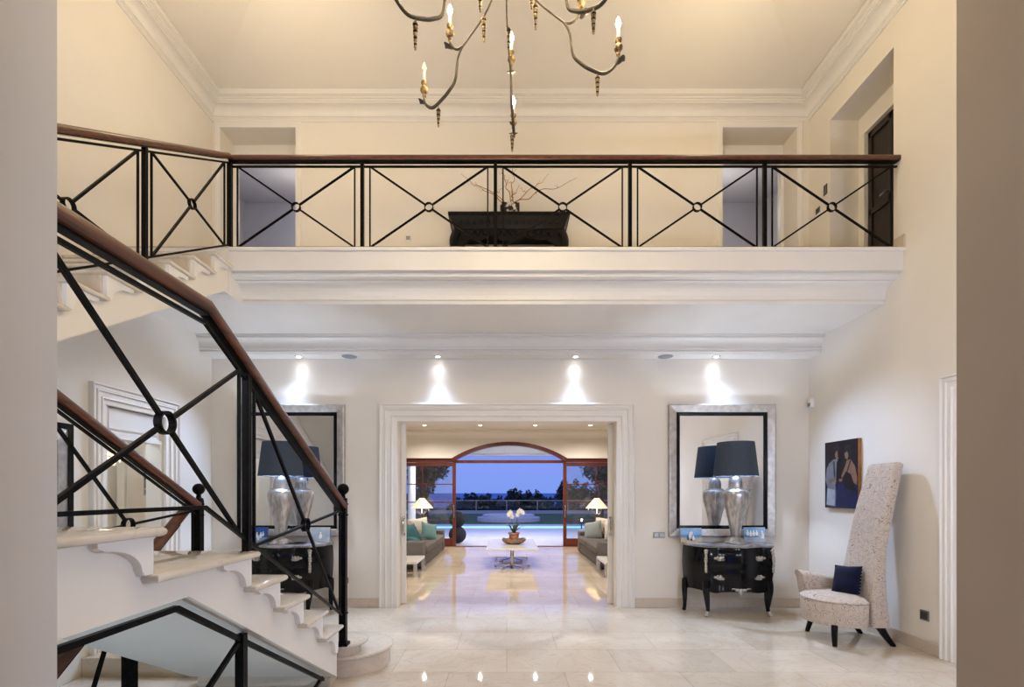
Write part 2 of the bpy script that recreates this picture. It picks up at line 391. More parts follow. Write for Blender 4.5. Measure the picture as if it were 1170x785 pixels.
# mitred door casings (u along the wall, d out of the wall)
def casing(fn, u0, u1, z0, z1, prof):
    mb = MB(); loops = []
    for w, d in prof: loops.append([fn(u0 + w, z0, d), fn(u0 + w, z1 - w, d), fn(u1 - w, z1 - w, d), fn(u1 - w, z0, d)])
    return mb.loft(loops, cap=False, closed=False)
back = lambda u, z, d: (u, YB - d, z)
left = lambda u, z, d: (XL + d, u, z)
right = lambda u, z, d: (XR - d, u, z)
big = [(0, 0), (0, .05), (.006, .058), (.018, .058), (.024, .046), (.03, .036), (.062, .034), (.07, .028), (.076, .044), (.086, .046), (.095, .028), (.10, .024), (.15, .022), (.158, .034), (.17, .036), (.178, .02), (.19, .014), (.235, .012), (.2405, 0)]
struct(casing(back, -1.727, 1.732, 0, 2.768, big).build('trim_3', 'trim'))
k = lambda s: [(w * s, d * s * 1.2) for w, d in big]
struct(casing(left, 4.63, 5.86, 0, 2.63, k(.80)).build('trim_4', 'trim'))
struct(casing(right, 3.05, 4.545, 0, 2.64, k(.62)).build('trim_5', 'trim'))
thin = [(0, 0), (0, .012), (.012, .02), (.05, .02), (.055, .014), (.075, .014), (.08, 0)]
struct(casing(back, -3.975, -2.793, ZG, 6.60, thin).build('trim_6', 'trim'))
struct(casing(back, 2.855, 4.025, ZG, 6.60, thin).build('trim_7', 'trim'))

# panelled overdoor boards in the two gallery doorways and at the side door
def panel_y(mb, x0, x1, y, z0, z1, dep=.03):
    mb.box(x0, x1, y, y + .05, z0, z1)
    for i, (w, d) in enumerate([(.10, .012), (.15, .022)]):
        mb.loft([[(x0 + w, y, z0 + w), (x1 - w, y, z0 + w), (x1 - w, y, z1 - w), (x0 + w, y, z1 - w)],
                 [(x0 + w + .015, y - d, z0 + w + .015), (x1 - w - .015, y - d, z0 + w + .015), (x1 - w - .015, y - d, z1 - w - .015), (x0 + w + .015, y - d, z1 - w - .015)]], cap=True)
for n, (a, b) in enumerate(((-3.895, -2.873), (2.935, 3.945))):
    d = MB(); panel_y(d, a, b, YBB - .06, 6.25, 6.52)
    d.box(a, a + .05, YBB - .08, YBB, ZG, 6.25); d.box(b - .05, b, YBB - .08, YBB, ZG, 6.25)
    struct(d.build('door_%d' % (n + 4), 'trim', bevel=.004))
    # bedroom beyond
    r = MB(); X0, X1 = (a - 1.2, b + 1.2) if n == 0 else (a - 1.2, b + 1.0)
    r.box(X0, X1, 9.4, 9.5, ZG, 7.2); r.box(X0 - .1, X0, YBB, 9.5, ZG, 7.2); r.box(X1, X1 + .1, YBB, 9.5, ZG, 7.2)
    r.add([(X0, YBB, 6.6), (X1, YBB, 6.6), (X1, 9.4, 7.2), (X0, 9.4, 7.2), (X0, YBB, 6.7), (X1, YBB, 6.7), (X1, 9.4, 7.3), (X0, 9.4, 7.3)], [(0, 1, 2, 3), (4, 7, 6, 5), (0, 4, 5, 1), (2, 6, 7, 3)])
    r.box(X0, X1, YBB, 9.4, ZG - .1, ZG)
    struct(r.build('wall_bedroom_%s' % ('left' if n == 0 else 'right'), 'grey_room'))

# overdoor panel of the side door, with a lit room behind
d = MB(); d.box(XL - .12, XL - .06, 4.85, 5.66, 2.15, 2.5)
for w, q in ((.05, .015), (.10, .0)):
    d.loft([[(XL - .06, 4.85 + w, 2.15 + w), (XL - .06, 5.66 - w, 2.15 + w), (XL - .06, 5.66 - w, 2.5 - w), (XL - .06, 4.85 + w, 2.5 - w)],
            [(XL - .06 + q + .004, 4.87 + w, 2.17 + w), (XL - .06 + q + .004, 5.64 - w, 2.17 + w), (XL - .06 + q + .004, 5.64 - w, 2.48 - w), (XL - .06 + q + .004, 4.87 + w, 2.48 - w)]])
d.box(XL - .14, XL - .03, 4.85, 5.66, 2.12, 2.16); d.box(XL - .2, XL - .03, 4.85, 4.875, 0, 2.12); d.box(XL - .2, XL - .03, 5.635, 5.66, 0, 2.12)
struct(d.build('door_6', 'trim', bevel=.003))
r = MB(); r.box(-5.75, -5.65, 4.0, 7.1, 0, 2.8); r.box(-5.65, XL - .2, 7.0, 7.1, 0, 2.8); r.box(-5.65, XL - .2, 4.0, 4.1, 0, 2.8); r.box(-5.75, XL - .2, 4.0, 7.1, 2.8, 2.9); r.box(XL - .28, XL - .2, YB, 7.0, 0, 2.8)
struct(r.build('wall_lobby', 'wall'))
# right side door: painted leaf in its opening
d = MB(); d.box(XR + .04, XR + .09, 3.2, 4.4, .005, 2.5)
for z0, z1 in ((.2, .95), (1.1, 2.3)):
    for a, b in ((3.3, 3.75), (3.85, 4.3)):
        d.loft([[(XR + .04, a, z0), (XR + .04, b, z0), (XR + .04, b, z1), (XR + .04, a, z1)], [(XR + .025, a + .03, z0 + .03), (XR + .025, b - .03, z0 + .03), (XR + .025, b - .03, z1 - .03), (XR + .025, a + .03, z1 - .03)]])
d7 = struct(d.build('door_7', 'trim', bevel=.003))
h = MB(); h.tube([(XR + .03, 3.32, 1.02), (XR - .02, 3.32, 1.02), (XR - .02, 3.44, 1.02)], .011); h.build('handle', 'steel', d7, smooth=40)

# recess with a dark panelled double door at the gallery end
d = MB(); X = XR + .36
d.box(X, X + .08, 5.13, 5.2, ZG, 6.049); d.box(X, X + .08, 6.04, 6.134, ZG, 6.049); d.box(X, X + .08, 5.128, 6.135, 6.05, 6.29)
struct(d.build('trim_8', 'trim', bevel=.003))
d = MB(); d.box(X + .05, X + .1, 5.2, 6.04, ZG, 6.05)
for a, b in ((5.23, 5.60), (5.64, 6.01)):
    d.box(X + .03, X + .05, a, a + .05, ZG + .02, 6.03); d.box(X + .03, X + .05, b - .05, b, ZG + .02, 6.03)
    for z in (ZG + .02, ZG + .9, 5.95): d.box(X + .03, X + .05, a, b, z, z + .08)
d8 = struct(d.build('door_8', 'dark_door', bevel=.004))
h = MB(); h.tube([(X + .03, 5.67, 5.1), (X - .02, 5.67, 5.1), (X - .02, 5.76, 5.1)], .01); h.build('handle', 'steel', d8, smooth=40)

# pocket doors of the wide opening
for n, (a, b, hx) in enumerate(((-1.484, -1.417, -1.448), (1.489, 1.424, 1.455))):
    d = MB(); d.box(min(a, b), max(a, b), 6.78, 6.83, .004, 2.525)
    o = struct(d.build('door_%d' % (n + 1), 'trim', bevel=.003))
    h = MB(); zc = 1.09
    h.lathe([(.004, -.012), (.024, -.012), (.024, .0), (.01, .004)], (0, 0, 0), 14); h.xf(Matrix.Translation((hx, 6.78, zc + .115)) @ Matrix.Rotation(PI / 2, 4, 'X'))
    k = len(h.v); h.lathe([(.004, -.012), (.024, -.012), (.024, .0), (.01, .004)], (0, 0, 0), 14); h.xf(Matrix.Translation((hx, 6.78, zc - .115)) @ Matrix.Rotation(PI / 2, 4, 'X'), k)
    h.tube(spline([(hx, 6.78, zc + .115), (hx, 6.745, zc + .10), (hx, 6.735, zc), (hx, 6.745, zc - .10), (hx, 6.78, zc - .115)], 5), [.008 + .006 * math.sin(PI * i / 20) for i in range(21)], 8)
    h.build('handle', 'chrome', o, smooth=40)

# ------------------------------------------------------------------ living room shell
w = MB(); w.box(-5.6, -5.5, YBB, YF, 0, 3.5); struct(w.build('wall_living_left', 'wall'))
w = MB(); w.box(5.5, 5.6, YBB, YF, 0, 3.5); struct(w.build('wall_living_right', 'wall'))
w = MB(); w.box(-5.6, 5.6, YBB, YF, 3.35, 3.5); struct(w.build('ceiling_living', 'ceil'))
AX, AR, AZ = .08, 1.655, 2.555             # arch centre, half width, springing height
rise = .47; RAD = (AR * AR + rise * rise) / (2 * rise); zc = AZ + rise - RAD
def archz(x, off=0): return zc + math.sqrt(max(0, (RAD + off) ** 2 - (x - AX) ** 2))
OX0, OX1 = -3.5, 3.62
w = MB()
w.box(-5.6, OX0, YF, YF + .3, 0, 3.5); w.box(OX1, 5.6, YF, YF + .3, 0, 3.5)
xs = [OX0] + [AX - AR + 2 * AR * i / 24 for i in range(25)] + [OX1]
top = [(x, archz(x) if AX - AR <= x <= AX + AR else AZ) for x in xs]; top[1] = (xs[1], AZ); top[-2] = (xs[-2], AZ)
for (xa, za), (xb, zb) in zip(top, top[1:]):
    w.loft([[(xa, YF, za), (xb, YF, zb), (xb, YF, 3.5), (xa, YF, 3.5)], [(xa, YF + .3, za), (xb, YF + .3, zb), (xb, YF + .3, 3.5), (xa, YF + .3, 3.5)]])
struct(w.build('wall_living_garden', 'wall'))
lc = [(YF, 3.12), (YF - .02, 3.12), (YF - .02, 3.145), (YF - .04, 3.15)] + [(YF - .04 - .12 * (1 - math.cos(a * D2R)), 3.15 + .12 * math.sin(a * D2R)) for a in (15, 30, 45, 60, 75, 90)] + [(YF - .19, 3.27), (YF - .19, 3.30), (YF - .24, 3.31), (YF - .24, 3.35), (YF, 3.35)]
w = MB(); w.prism(lc, 'x', -5.5, 5.5); struct(w.build('trim_9', 'trim'))

# mahogany frame: header, arch, sliding leaves
J0, J1 = AX - AR, AX + AR
w = MB()
w.box(OX0, J0 + .06, YF + .08, YF + .2, 2.44, 2.555); w.box(J1 - .06, OX1, YF + .08, YF + .2, 2.44, 2.555)
w.box(OX0, OX1, YF + .02, YF + .22, -.01, .012)
w.box(OX0, OX0 + .07, YF + .08, YF + .2, .012, 2.44); w.box(OX1 - .07, OX1, YF + .08, YF + .2, .012, 2.44)
struct(w.build('trim_10', 'door_wood', bevel=.006))
w = MB()
for i in range(32):
    def P(k, off, y):
        a = math.asin(AR / RAD); t = -a + 2 * a * k / 32
        return (AX + (RAD + off) * math.sin(t), y, zc + (RAD + off) * math.cos(t))
    w.loft([[P(i, 0, YF - .03), P(i, -.10, YF - .03), P(i, -.10, YF + .2), P(i, 0, YF + .2)], [P(i + 1, 0, YF - .03), P(i + 1, -.10, YF - .03), P(i + 1, -.10, YF + .2), P(i + 1, 0, YF + .2)]], cap=True)
w.box(J0 + .02, J1 - .02, YF + .06, YF + .2, 2.42, 2.50)
wa = struct(w.build('window_1', 'door_wood', smooth=30))
pg = MB(); pts = [(J0 + .1 + (2 * AR - .2) * i / 24) for i in range(25)]
pg.poly([(J0 + .1, YF + .12, 2.5)] + [(x, YF + .12, max(2.5, archz(x, -.09))) for x in pts] + [(J1 - .1, YF + .12, 2.5)])
pg.build('pane', 'glass', wa)
def leaf(name, x0, x1, y, cols, hx):
    w = MB(); z0, z1 = .014, 2.43
    w.box(x0, x0 + .10, y, y + .05, z0, z1); w.box(x1 - .10, x1, y, y + .05, z0, z1); w.box(x0 + .10, x1 - .10, y, y + .05, z0, z0 + .22); w.box(x0 + .10, x1 - .10, y, y + .05, z1 - .10, z1)
    for i in range(1, 4):
        z = z0 + .22 + (z1 - z0 - .32) * i / 4; w.box(x0 + .1, x1 - .1, y + .008, y + .042, z - .014, z + .014)
    for i in range(1, cols):
        x = x0 + .1 + (x1 - x0 - .2) * i / cols; w.box(x - .014, x + .014, y + .008, y + .042, z0 + .22, z1 - .1)
    o = struct(w.build(name, 'door_wood', bevel=.004))
    g = MB(); g.box(x0 + .1, x1 - .1, y + .022, y + .028, z0 + .22, z1 - .1); g.build('pane', 'glass', o)
    h = MB(); h.tube([(hx, y, 1.22), (hx, y - .05, 1.20), (hx, y - .05, .84), (hx, y, .82)], .013); h.build('handle', 'chrome', o, smooth=40)
leaf('door_9', -3.42, J0 + .10, YF + .09, 2, J0 + .05)
leaf('door_10', J1 - .10, 3.54, YF + .09, 2, J1 - .05)

# ------------------------------------------------------------------ terrace, garden, sea
w = MB(); w.box(-16, 16, 14.2, 21.3, -.25, -.004); struct(w.build('floor_terrace', 'terrace'))
w = MB(); w.box(-16, 16, 22.8, 24.0, -.25, -.004); struct(w.build('floor_poolside', 'terrace'))
w = MB(); w.box(-14, 14, 21.3, 22.8, -.4, -.04); o = w.build('swimming_pool', 'pool'); o['kind'] = 'structure'
w = MB(); w.box(-30, 30, 24, 36, -.4, -.01); stuff(w.build('lawn', 'lawn'))
w = MB(); w.box(-30, 30, 36, 36.6, -.4, .22); struct(w.build('trim_11', 'kerb'))
w = MB(); w.box(-4000, 4000, 60, 26000, -31, -30); struct(w.build('sea', 'sea'))
w = MB(); w.box(-60, 60, 36.6, 60, -3, -.3); struct(w.build('ground_beyond', 'lawn'))
w = MB(); w.box(-6, 6, 14.2, 17.6, 3.0, 3.25); struct(w.build('roof_porch', 'ceil'))
w = MB(); w.box(-6, 6, 17.6, 17.85, 2.93, 3.3); struct(w.build('beam_porch', 'trim'))
w = MB(); w.lathe([(.17, -.004), (.17, .1), (.14, .14), (.135, 2.75), (.16, 2.8), (.18, 2.92)], (-3.42, 17.4, 0), 20); struct(w.build('pillar_porch', 'trim', smooth=40))
# round raised spa on the lawn edge
s = thing('round_spa', 'pale round raised spa platform on the lawn beyond the pool', 'spa', (.1, 27, 0))
w = MB(); w.lathe([(1.75, -.008), (1.75, .2), (1.7, .2)], (.1, 27, 0), 40); w.build('step', 'kerb', s, smooth=30)
w = MB(); w.lathe([(1.45, .2), (1.45, .34), (1.40, .36)], (.1, 27, 0), 40); w.build('rim', 'kerb', s, smooth=30)
# glass balustrade at the garden edge
s = thing('garden_balustrade', 'low glass balustrade with thin steel posts in front of the dark hedge', 'fence', (0, 36.3, .22))
for i in range(-5, 6):
    p = MB(); p.box(i * 2.3 - .03, i * 2.3 + .03, 36.27, 36.33, .22, .95); p.build('post', 'steel', s)
p = MB(); p.box(-11.6, 11.6, 36.26, 36.34, .95, 1.0); p.build('top_rail', 'steel', s)
for i in range(-5, 5):
    p = MB(); p.box(i * 2.3 + .06, i * 2.3 + 2.24, 36.295, 36.305, .28, .93); p.build('pane', 'glass_clear', s)

def leaves(mb, c, rx, ry, rz, n, size, rng):
    for _ in range(n):
        while True:
            p = Vector((rng.uniform(-1, 1), rng.uniform(-1, 1), rng.uniform(-1, 1)))
            if .25 < p.length < 1: break
        q = Vector((c[0] + p.x * rx, c[1] + p.y * ry, c[2] + p.z * rz))
        a = Vector((rng.uniform(-1, 1), rng.uniform(-1, 1), rng.uniform(-1, 1))).normalized(); b = a.orthogonal().normalized()
        s = size * rng.uniform(.6, 1.3)
        mb.add([q - a * s, q + b * s * .45, q + a * s, q - b * s * .45], [(0, 1, 2, 3)])
# bushes beyond the balustrade: separate shrubs
RB = random.Random(3)
bl = ['dark shrub low behind the glass balustrade, left of the pool axis', 'dark shrub behind the topiary balls, beyond the balustrade', 'rounded dark shrub left of the orchid, beyond the balustrade', 'tall dark shrub just behind the orchid flowers, beyond the balustrade',
      'wide dark shrub right of the orchid flowers, beyond the balustrade', 'small thin shrub in the gap right of centre, beyond the balustrade', 'tall dark shrub beside the right door jamb, beyond the balustrade', 'dark shrub seen through the right glass door, beyond the lawn', 'dark shrub seen through the left glass door, beyond the lawn']
for i, (x, h, rx) in enumerate([(-3.7, 1.1, .9), (-2.4, 1.5, 1.2), (-.9, 1.4, 1.3), (.6, 1.9, 1.0), (1.9, 1.7, 1.0), (3.2, 1.1, .6), (4.9, 2.3, 1.2), (7.0, 2.1, 1.6), (-7.4, 1.6, 1.6)]):
    Y_ = 38 + 1.5 * (i % 2); h = h * (.82 if i < 6 else 1)
    t = thing('shrub', bl[i], 'shrub', (x, Y_, -.3), 'shrubs beyond the balustrade')
    m = MB(); leaves(m, (x, Y_, h * .42 - .1), rx, .7, h * .58, 1300, .17, RB); leaves(m, (x, Y_, .2), rx * 1.2, .6, .55, 500, .17, RB)
    for k in range(6): leaves(m, (x + RB.uniform(-rx, rx) * .8, Y_, h * RB.uniform(.75, 1.05)), .25, .25, .35, 60, .13, RB)
    stuff(m.build('foliage', 'hedge', t))
    m = MB(); m.tube([(x, Y_, -.3), (x, Y_, h * .5)], .05, 6); m.build('stem', 'bark', t)
tl = ['leafy tree seen through the left glass door', 'leafy tree seen through the right glass door', 'leafy tree at the outer edge of the right glass door']
for i, (x, y, h, r) in enumerate([(-5.0, 30, 4.2, 1.25), (5.9, 30, 4.4, 1.5), (4.6, 22.8 + 4, 3.0, .9)][:2]):
    t = thing('garden_tree', tl[i], 'tree', (x, y, -.01), 'garden trees')
    m = MB(); m.tube([(x, y, .0), (x + .1, y, h * .5), (x - .1, y, h * .85)], [.12, .09, .04], 8); m.build('trunk', 'bark', t)
    m = MB()
    for k in range(9): leaves(m, (x + RB.uniform(-r, r) * .75, y + RB.uniform(-r, r) * .6, h * RB.uniform(.42, .9)), r * .55, r * .55, r * .5, 260, .13, RB)
    stuff(m.build('foliage', 'tree', t))
# topiary balls by the left jamb
s = thing('topiary', 'two stacked dark topiary balls beside the left jamb outside', 'plant', (-1.52, 14.9, -.004))
for z, r in ((.27, .27), (.74, .25)):
    m = MB(); m.ball((-1.52, 14.9, z), r, 20, 14); m.build('ball', 'topiary', s, smooth=60)
# small garden light seen through the right door
s = thing('garden_spotlight', 'bright little spotlight shining beside the pool, through the right door', 'light', (3.25, 21.0, -.004))
m = MB(); m.lathe([(.03, 0), (.03, .3), (.06, .34), (.06, .42)], (3.25, 21, -.004), 12); m.build('body', 'dark_plastic', s, smooth=40)
m = MB(); m.ball((3.25, 20.93, .37), .05, 10, 8); m.build('lamp', 'spot', s, smooth=60)
# ================================================================== staircases
def tread_board(mb, x0, x1, ya, yb, z, th=.036):
    # slab with a rounded edge all round, ya < yb
    lo = []
    for k in range(7):
        a = -90 + 30 * k; i = th / 2 * (1 - math.cos(a * D2R)); zz = z - th / 2 + th / 2 * math.sin(a * D2R)
        lo.append([(x0 + i, ya + i, zz), (x1 - i, ya + i, zz), (x1 - i, yb - i, zz), (x0 + i, yb - i, zz)])
    mb.loft(lo)
def scroll(mb, x0, x1, yr, zt, zb, s, ln=.25):
    # corbel under a tread end; s=-1: it reaches towards the camera side of the riser
    h = zt - zb
    pts = [(yr, zt), (yr, zb), (yr + s * .045, zb), (yr + s * .05, zb + .012)]
    for a in range(0, 91, 10):
        pts.append((yr + s * (.055 + (ln - .085) * (1 - math.cos(a * D2R))), zb + .015 + (h - .05) * math.sin(a * D2R)))
    pts += [(yr + s * (ln - .02), zb + h - .028), (yr + s * ln, zb + h - .02), (yr + s * ln, zt)]
    mb.prism(pts, 'x', x0, x1)

# ---- lower flight, from the hall floor up to the half landing
st = thing('staircase', 'white sided lower stair with marble treads and rounded bottom steps, rising from the hall floor', 'staircase', (-1.95, 4.1, 0), 'flights of stairs')
NX0, NX1 = -2.55, -1.372
S = [(1.253, 2.564), (1.074, 2.885), (.89, 3.214), (.705, 3.545), (.51, 3.867)]     # tread level, far edge
prof = [(-.88, 1.10), (2.087, 1.112), (3.85, .10), (3.85, .47), (S[4][1] - .03, .474)]
prof = [(-.88, 1.10), (2.087, 1.112), (3.90, .075), (3.90, .257), (3.837, .257), (3.837, .474)]
lv = [1.43] + [a for a, b in S]; ed = [1.86] + [b for a, b in S]
for i in range(5, 0, -1): prof += [(ed[i - 1] - .03, lv[i] - .036), (ed[i - 1] - .03, lv[i - 1] - .036)]
prof += [(-.88, 1.43 - .036)]
m = MB(); m.prism(prof, 'x', NX0, NX1); m.build('stringer', 'wall', st)
m = MB(); tread_board(m, NX0 - .045, -1.335, -.88, 1.29, 1.43); tread_board(m, NX0 - .045, -1.305, 1.303, 1.86, 1.43); m.build('landing', 'tread', st, smooth=40)
for i in range(1, 6):
    m = MB(); tread_board(m, NX0 - .045, -1.305, ed[i - 1] - .05, ed[i], lv[i]); m.build('tread', 'tread', st, smooth=40)
for i in range(0, 6):
    zb = lv[i + 1] if i < 5 else .295
    m = MB(); m.box(NX0 + .005, NX1 - .002, ed[i] - .03, ed[i] - .012, zb, lv[i] - .036); m.build('riser', 'skirt', st)
    for xa, xb in ((NX1, -1.338), (NX0 - .034, NX0)):
        m = MB(); scroll(m, xa, xb, ed[i] - .03, lv[i] - .034, zb - (.0 if i < 5 else .0), -1); m.build('bracket', 'trim', st, smooth=50)
def stadium(cx0, cx1, cy, r, n=16):
    return [(cx1 + r * math.cos(a * D2R), cy + r * math.sin(a * D2R)) for a in [(-90 + 180 * i / n) for i in range(n + 1)]] + \
           [(cx0 + r * math.cos(a * D2R), cy + r * math.sin(a * D2R)) for a in [(90 + 180 * i / n) for i in range(n + 1)]]
def curtail(z0, z, cx0, cx1, cy, r, ov=.028):
    m = MB(); m.loft([[(x, y, z0) for x, y in stadium(cx0, cx1, cy, r - ov)], [(x, y, z - .036) for x, y in stadium(cx0, cx1, cy, r - ov)]]); m.build('riser', 'skirt', st, smooth=30)
    m = MB(); lo = []
    for k in range(7):
        a = -90 + 30 * k; lo.append([(x, y, z - .018 + .018 * math.sin(a * D2R)) for x, y in stadium(cx0, cx1, cy, r - .018 * (1 - math.cos(a * D2R)))])
    m.loft(lo); m.build('curtail_step', 'tread', st, smooth=40)
curtail(0, .18, -2.45, -1.45, 4.43, .40)
curtail(.18, .295, -2.50, -1.42, 4.20, .21, .062)
m = MB(); tread_board(m, NX0 - .005, -1.376, 3.838, 4.1, .295); m.build('tread', 'tread', st, smooth=40)
m = MB(); m.box(-2.5, -1.43, 3.902, 4.06, .0, .258); m.build('riser', 'skirt', st)

# ---- upper flight, from the landing to the gallery
su = thing('staircase', 'cream sided upper stair along the left wall, rising to the gallery', 'staircase', (-3.4, .45, 1.43), 'flights of stairs')
UX0, UX1 = -4.008, -2.872
rise_u, run_u = (ZG - 1.43) / 14, .315
prof = [(.40, .92), (.40, 1.43)]
for k in range(13, 0, -1):
    z = ZG - k * rise_u; y = 4.98 - k * run_u + .03
    prof += [(y, z - rise_u + (0 if k == 13 else -.034)), (y, z - .034)]
prof += [(4.98, ZG - rise_u - .034), (4.98, 3.612), (4.905, 3.608)]
prof[0] = (.93, 3.608 - .595 * (4.905 - .93)); prof[1] = (.93, 1.39)
m = MB(); m.prism(prof, 'x', UX0, UX1); m.build('stringer', 'wall', su)
m = MB(); tread_board(m, UX0, NX0 - .049, -.88, .92, 1.43); m.build('landing', 'tread', su, smooth=40)
for k in range(1, 14):
    z = ZG - k * rise_u; y = 4.98 - k * run_u
    m = MB(); tread_board(m, UX0, -2.815, y, y + run_u + (.03 if k > 1 else 0), z); m.build('tread', 'tread', su, smooth=40)
    m = MB(); m.box(UX0, UX1 - .002, y + .012, y + .03, z - rise_u, z - .036); m.build('riser', 'skirt', su)
    m = MB(); scroll(m, UX1, -2.842, y + .03, z - .034, z - rise_u, 1); m.build('bracket', 'trim', su, smooth=50)

# ---- basement flight in the open stairwell
sb = thing('staircase', 'basement stair of pale marble steps deep in the stairwell', 'staircase', (-3.3, 4.55, -2.8), 'flights of stairs')
prof = []
for k in range(1, 13): prof += [(4.55 - .27 * (k - 1), -.19 * (k - 1) - (.0 if k > 1 else .19)), (4.55 - .27 * (k - 1), -.19 * k)] if k > 1 else [(4.55, -.19)]
prof += [(4.55 - .27 * 12, -.19 * 12), (4.55 - .27 * 12, -2.8), (4.55, -2.8)]
m = MB(); m.prism(prof, 'x', -4.0, -2.63); m.build('stringer', 'skirt', sb)
for k in range(1, 13):
    m = MB(); tread_board(m, -4.0, -2.61, 4.55 - .27 * k - .03, 4.55 - .27 * (k - 1), -.19 * k + .02, .03); m.build('tread', 'tread', sb, smooth=40)
w = MB(); w.box(-2.6, -1.0, 4.1, 4.3, -2.8, -.25); w.box(-1.45, -1.25, -1.1, 4.1, -2.8, -.25); w.box(-4.2, -2.6, 4.55, 4.7, -2.8, -.25)
struct(w.build('wall_basement', 'wall'))
w = MB(); w.box(-4.2, -1.0, -1.1, 4.7, -2.95, -2.8); struct(w.build('floor_basement', 'marble'))

# ================================================================== wrought iron balustrades
HR = [(-.037, -.016), (-.037, .012), (-.028, .026), (-.012, .034), (.012, .034), (.028, .026), (.037, .012), (.037, -.016), (.032, -.026), (.018, -.03), (-.018, -.03), (-.032, -.026)]
def ring_mb(c, ax, r=.047, w=.03, t=.008):
    # flat hoop, axis along ax ('x' or 'y')
    m = MB(); loops = []
    for k in range(25):
        a = 2 * PI * k / 24; ca, sa = math.cos(a), math.sin(a); L = []
        for rr, ww in ((r, -w / 2), (r, w / 2), (r - t, w / 2), (r - t, -w / 2)):
            L.append((c[0] + ww, c[1] + rr * ca, c[2] + rr * sa) if ax == 'x' else (c[0] + rr * ca, c[1] + ww, c[2] + rr * sa))
        loops.append(L)
    return m.loft(loops, cap=False)
def cross_panel(par, P, s0, s1, zb, zt, ax, barw=.0165, low=True):
    # P(s,z) -> point; verticals at s0 and s1, X bars and hoop
    for s in (s0, s1):
        m = MB(); m.bar(P(s, zb(s)), P(s, zt(s)), .014, .014); m.build('baluster', 'iron', par)
    a0, a1, b0, b1 = zb(s0), zt(s1), zt(s0), zb(s1)
    t = (b0 - a0) / ((a1 - a0) - (b1 - b0)); sc = s0 + t * (s1 - s0); zc_ = a0 + t * (a1 - a0)
    for (za, zb_) in ((a0, a1), (b0, b1)):
        d = Vector((s1 - s0, zb_ - za)).normalized() * .042
        m = MB(); m.bar(P(s0, za), P(sc - d.x, zc_ - d.y), barw, barw); m.bar(P(sc + d.x, zc_ + d.y), P(s1, zb_), barw, barw)
        m.build('cross_bar', 'iron', par)
    ring_mb(P(sc, zc_), ax).build('ring', 'iron', par, smooth=35)

zb_low = lambda y: 1.495 if y <= 2.17 else 1.495 - .521 * (y - 2.17)
zt_low = lambda y: zb_low(y) + .828
NY = 4.0
def low_rail(X, label):
    b = thing('stair_balustrade', label, 'balustrade', (X, NY, .296), 'iron stair balustrades')
    P = lambda y, z: (X, y, z)
    ys = 1.33 if X > -2 else 1.0
    for nm, fn in (('bottom_rail', zb_low), ('top_rail', zt_low)):
        m = MB(); m.sweep([P(ys, fn(ys)), P(2.17, fn(2.17)), P(3.98, fn(3.98))], [(-.008, -.008), (.008, -.008), (.008, .008), (-.008, .008)]); m.build(nm, 'iron', b)
    hz = lambda y: zt_low(y) + .073
    m = MB(); m.sweep([P(ys, hz(ys)), P(2.17, hz(2.17)), P(3.98, hz(3.98))], HR); m.build('handrail', 'handrail', b, smooth=40)
    m = MB(); m.sweep([P(ys, hz(ys) - .036), P(2.17, hz(2.17) - .036), P(3.98, hz(3.98) - .036)], [(-.019, -.004), (.019, -.004), (.019, .008), (-.019, .008)]); m.build('dark_underside', 'iron', b)  # dark strip along the underside of the handrail
    m = MB(); m.box(X - .018, X + .018, 2.5, 2.536, 1.2545, hz(2.518) - .035); m.build('post', 'iron', b, bevel=.002)
    cross_panel(b, P, 1.39, 2.445, zb_low, zt_low, 'x')
    cross_panel(b, P, 2.59, 3.92, zb_low, zt_low, 'x')
    n = MB(); n.box(X - .028, X + .028, NY - .028, NY + .028, .297, 1.50); nw = n.build('newel_post', 'iron', b, bevel=.003)
    n = MB(); n.box(X - .046, X + .046, NY - .046, NY + .046, .297, .325); n.build('newel_foot', 'iron', nw, bevel=.004)
    n = MB()
    for z in (1.46, 1.37, .56): n.box(X - .04, X + .04, NY - .012, NY + .012, z, z + .012)
    n.lathe([(.035, 1.50), (.035, 1.512), (.02, 1.52), (.016, 1.54), (.022, 1.55)], (X, NY, 0), 16); n.build('collar', 'iron', nw, smooth=40)
    n = MB(); n.ball((X, NY, 1.59), .047, 18, 12); n.build('ball_finial', 'iron', nw, smooth=60)
    return b
low_rail(-1.355, 'nearest black iron stair railing, its wooden handrail kinking down to a ball-topped newel')
low_rail(-2.55, 'stair railing on the far side of the lower stair, ball-topped newel before the side door')

# upper flight railing
zb_up = lambda y: 4.088 - .603 * (4.94 - y)
zt_up = lambda y: zb_up(y) + .853
X = -2.89
b = thing('stair_balustrade', 'black iron railing climbing the upper stair beside the left wall to the gallery corner', 'balustrade', (X, 3.855, 3.25), 'iron stair balustrades')
P = lambda y, z: (X, y, z)
for nm, fn in (('bottom_rail', zb_up), ('top_rail', zt_up)):
    m = MB(); m.bar(P(1.2, fn(1.2)), P(5.0, fn(5.0)), .016, .016); m.build(nm, 'iron', b)
m = MB(); m.sweep([P(1.2, zt_up(1.2) + .066), P(4.90, zt_up(4.90) + .066), P(5.008, 5.052)], [(a, c * .85) for a, c in HR]); m.build('handrail', 'handrail', b, smooth=40)
m = MB(); m.bar(P(1.2, zt_up(1.2) + .038), P(4.90, zt_up(4.90) + .038), .05, .01); m.build('dark_underside', 'iron', b)  # dark strip added as the shade on the handrail's underside
for s0, s1 in ((3.93, 4.945), (2.585, 3.785), (1.32, 2.44)): cross_panel(b, P, s0, s1, zb_up, zt_up, 'x')
for y in (3.857, 2.51, 1.25):
    m = MB(); m.box(X - .017, X + .017, y - .017, y + .017, ZG - math.ceil((4.98 - y) / run_u) * rise_u + .002, zt_up(y) + .034); m.build('post', 'iron', b, bevel=.002)

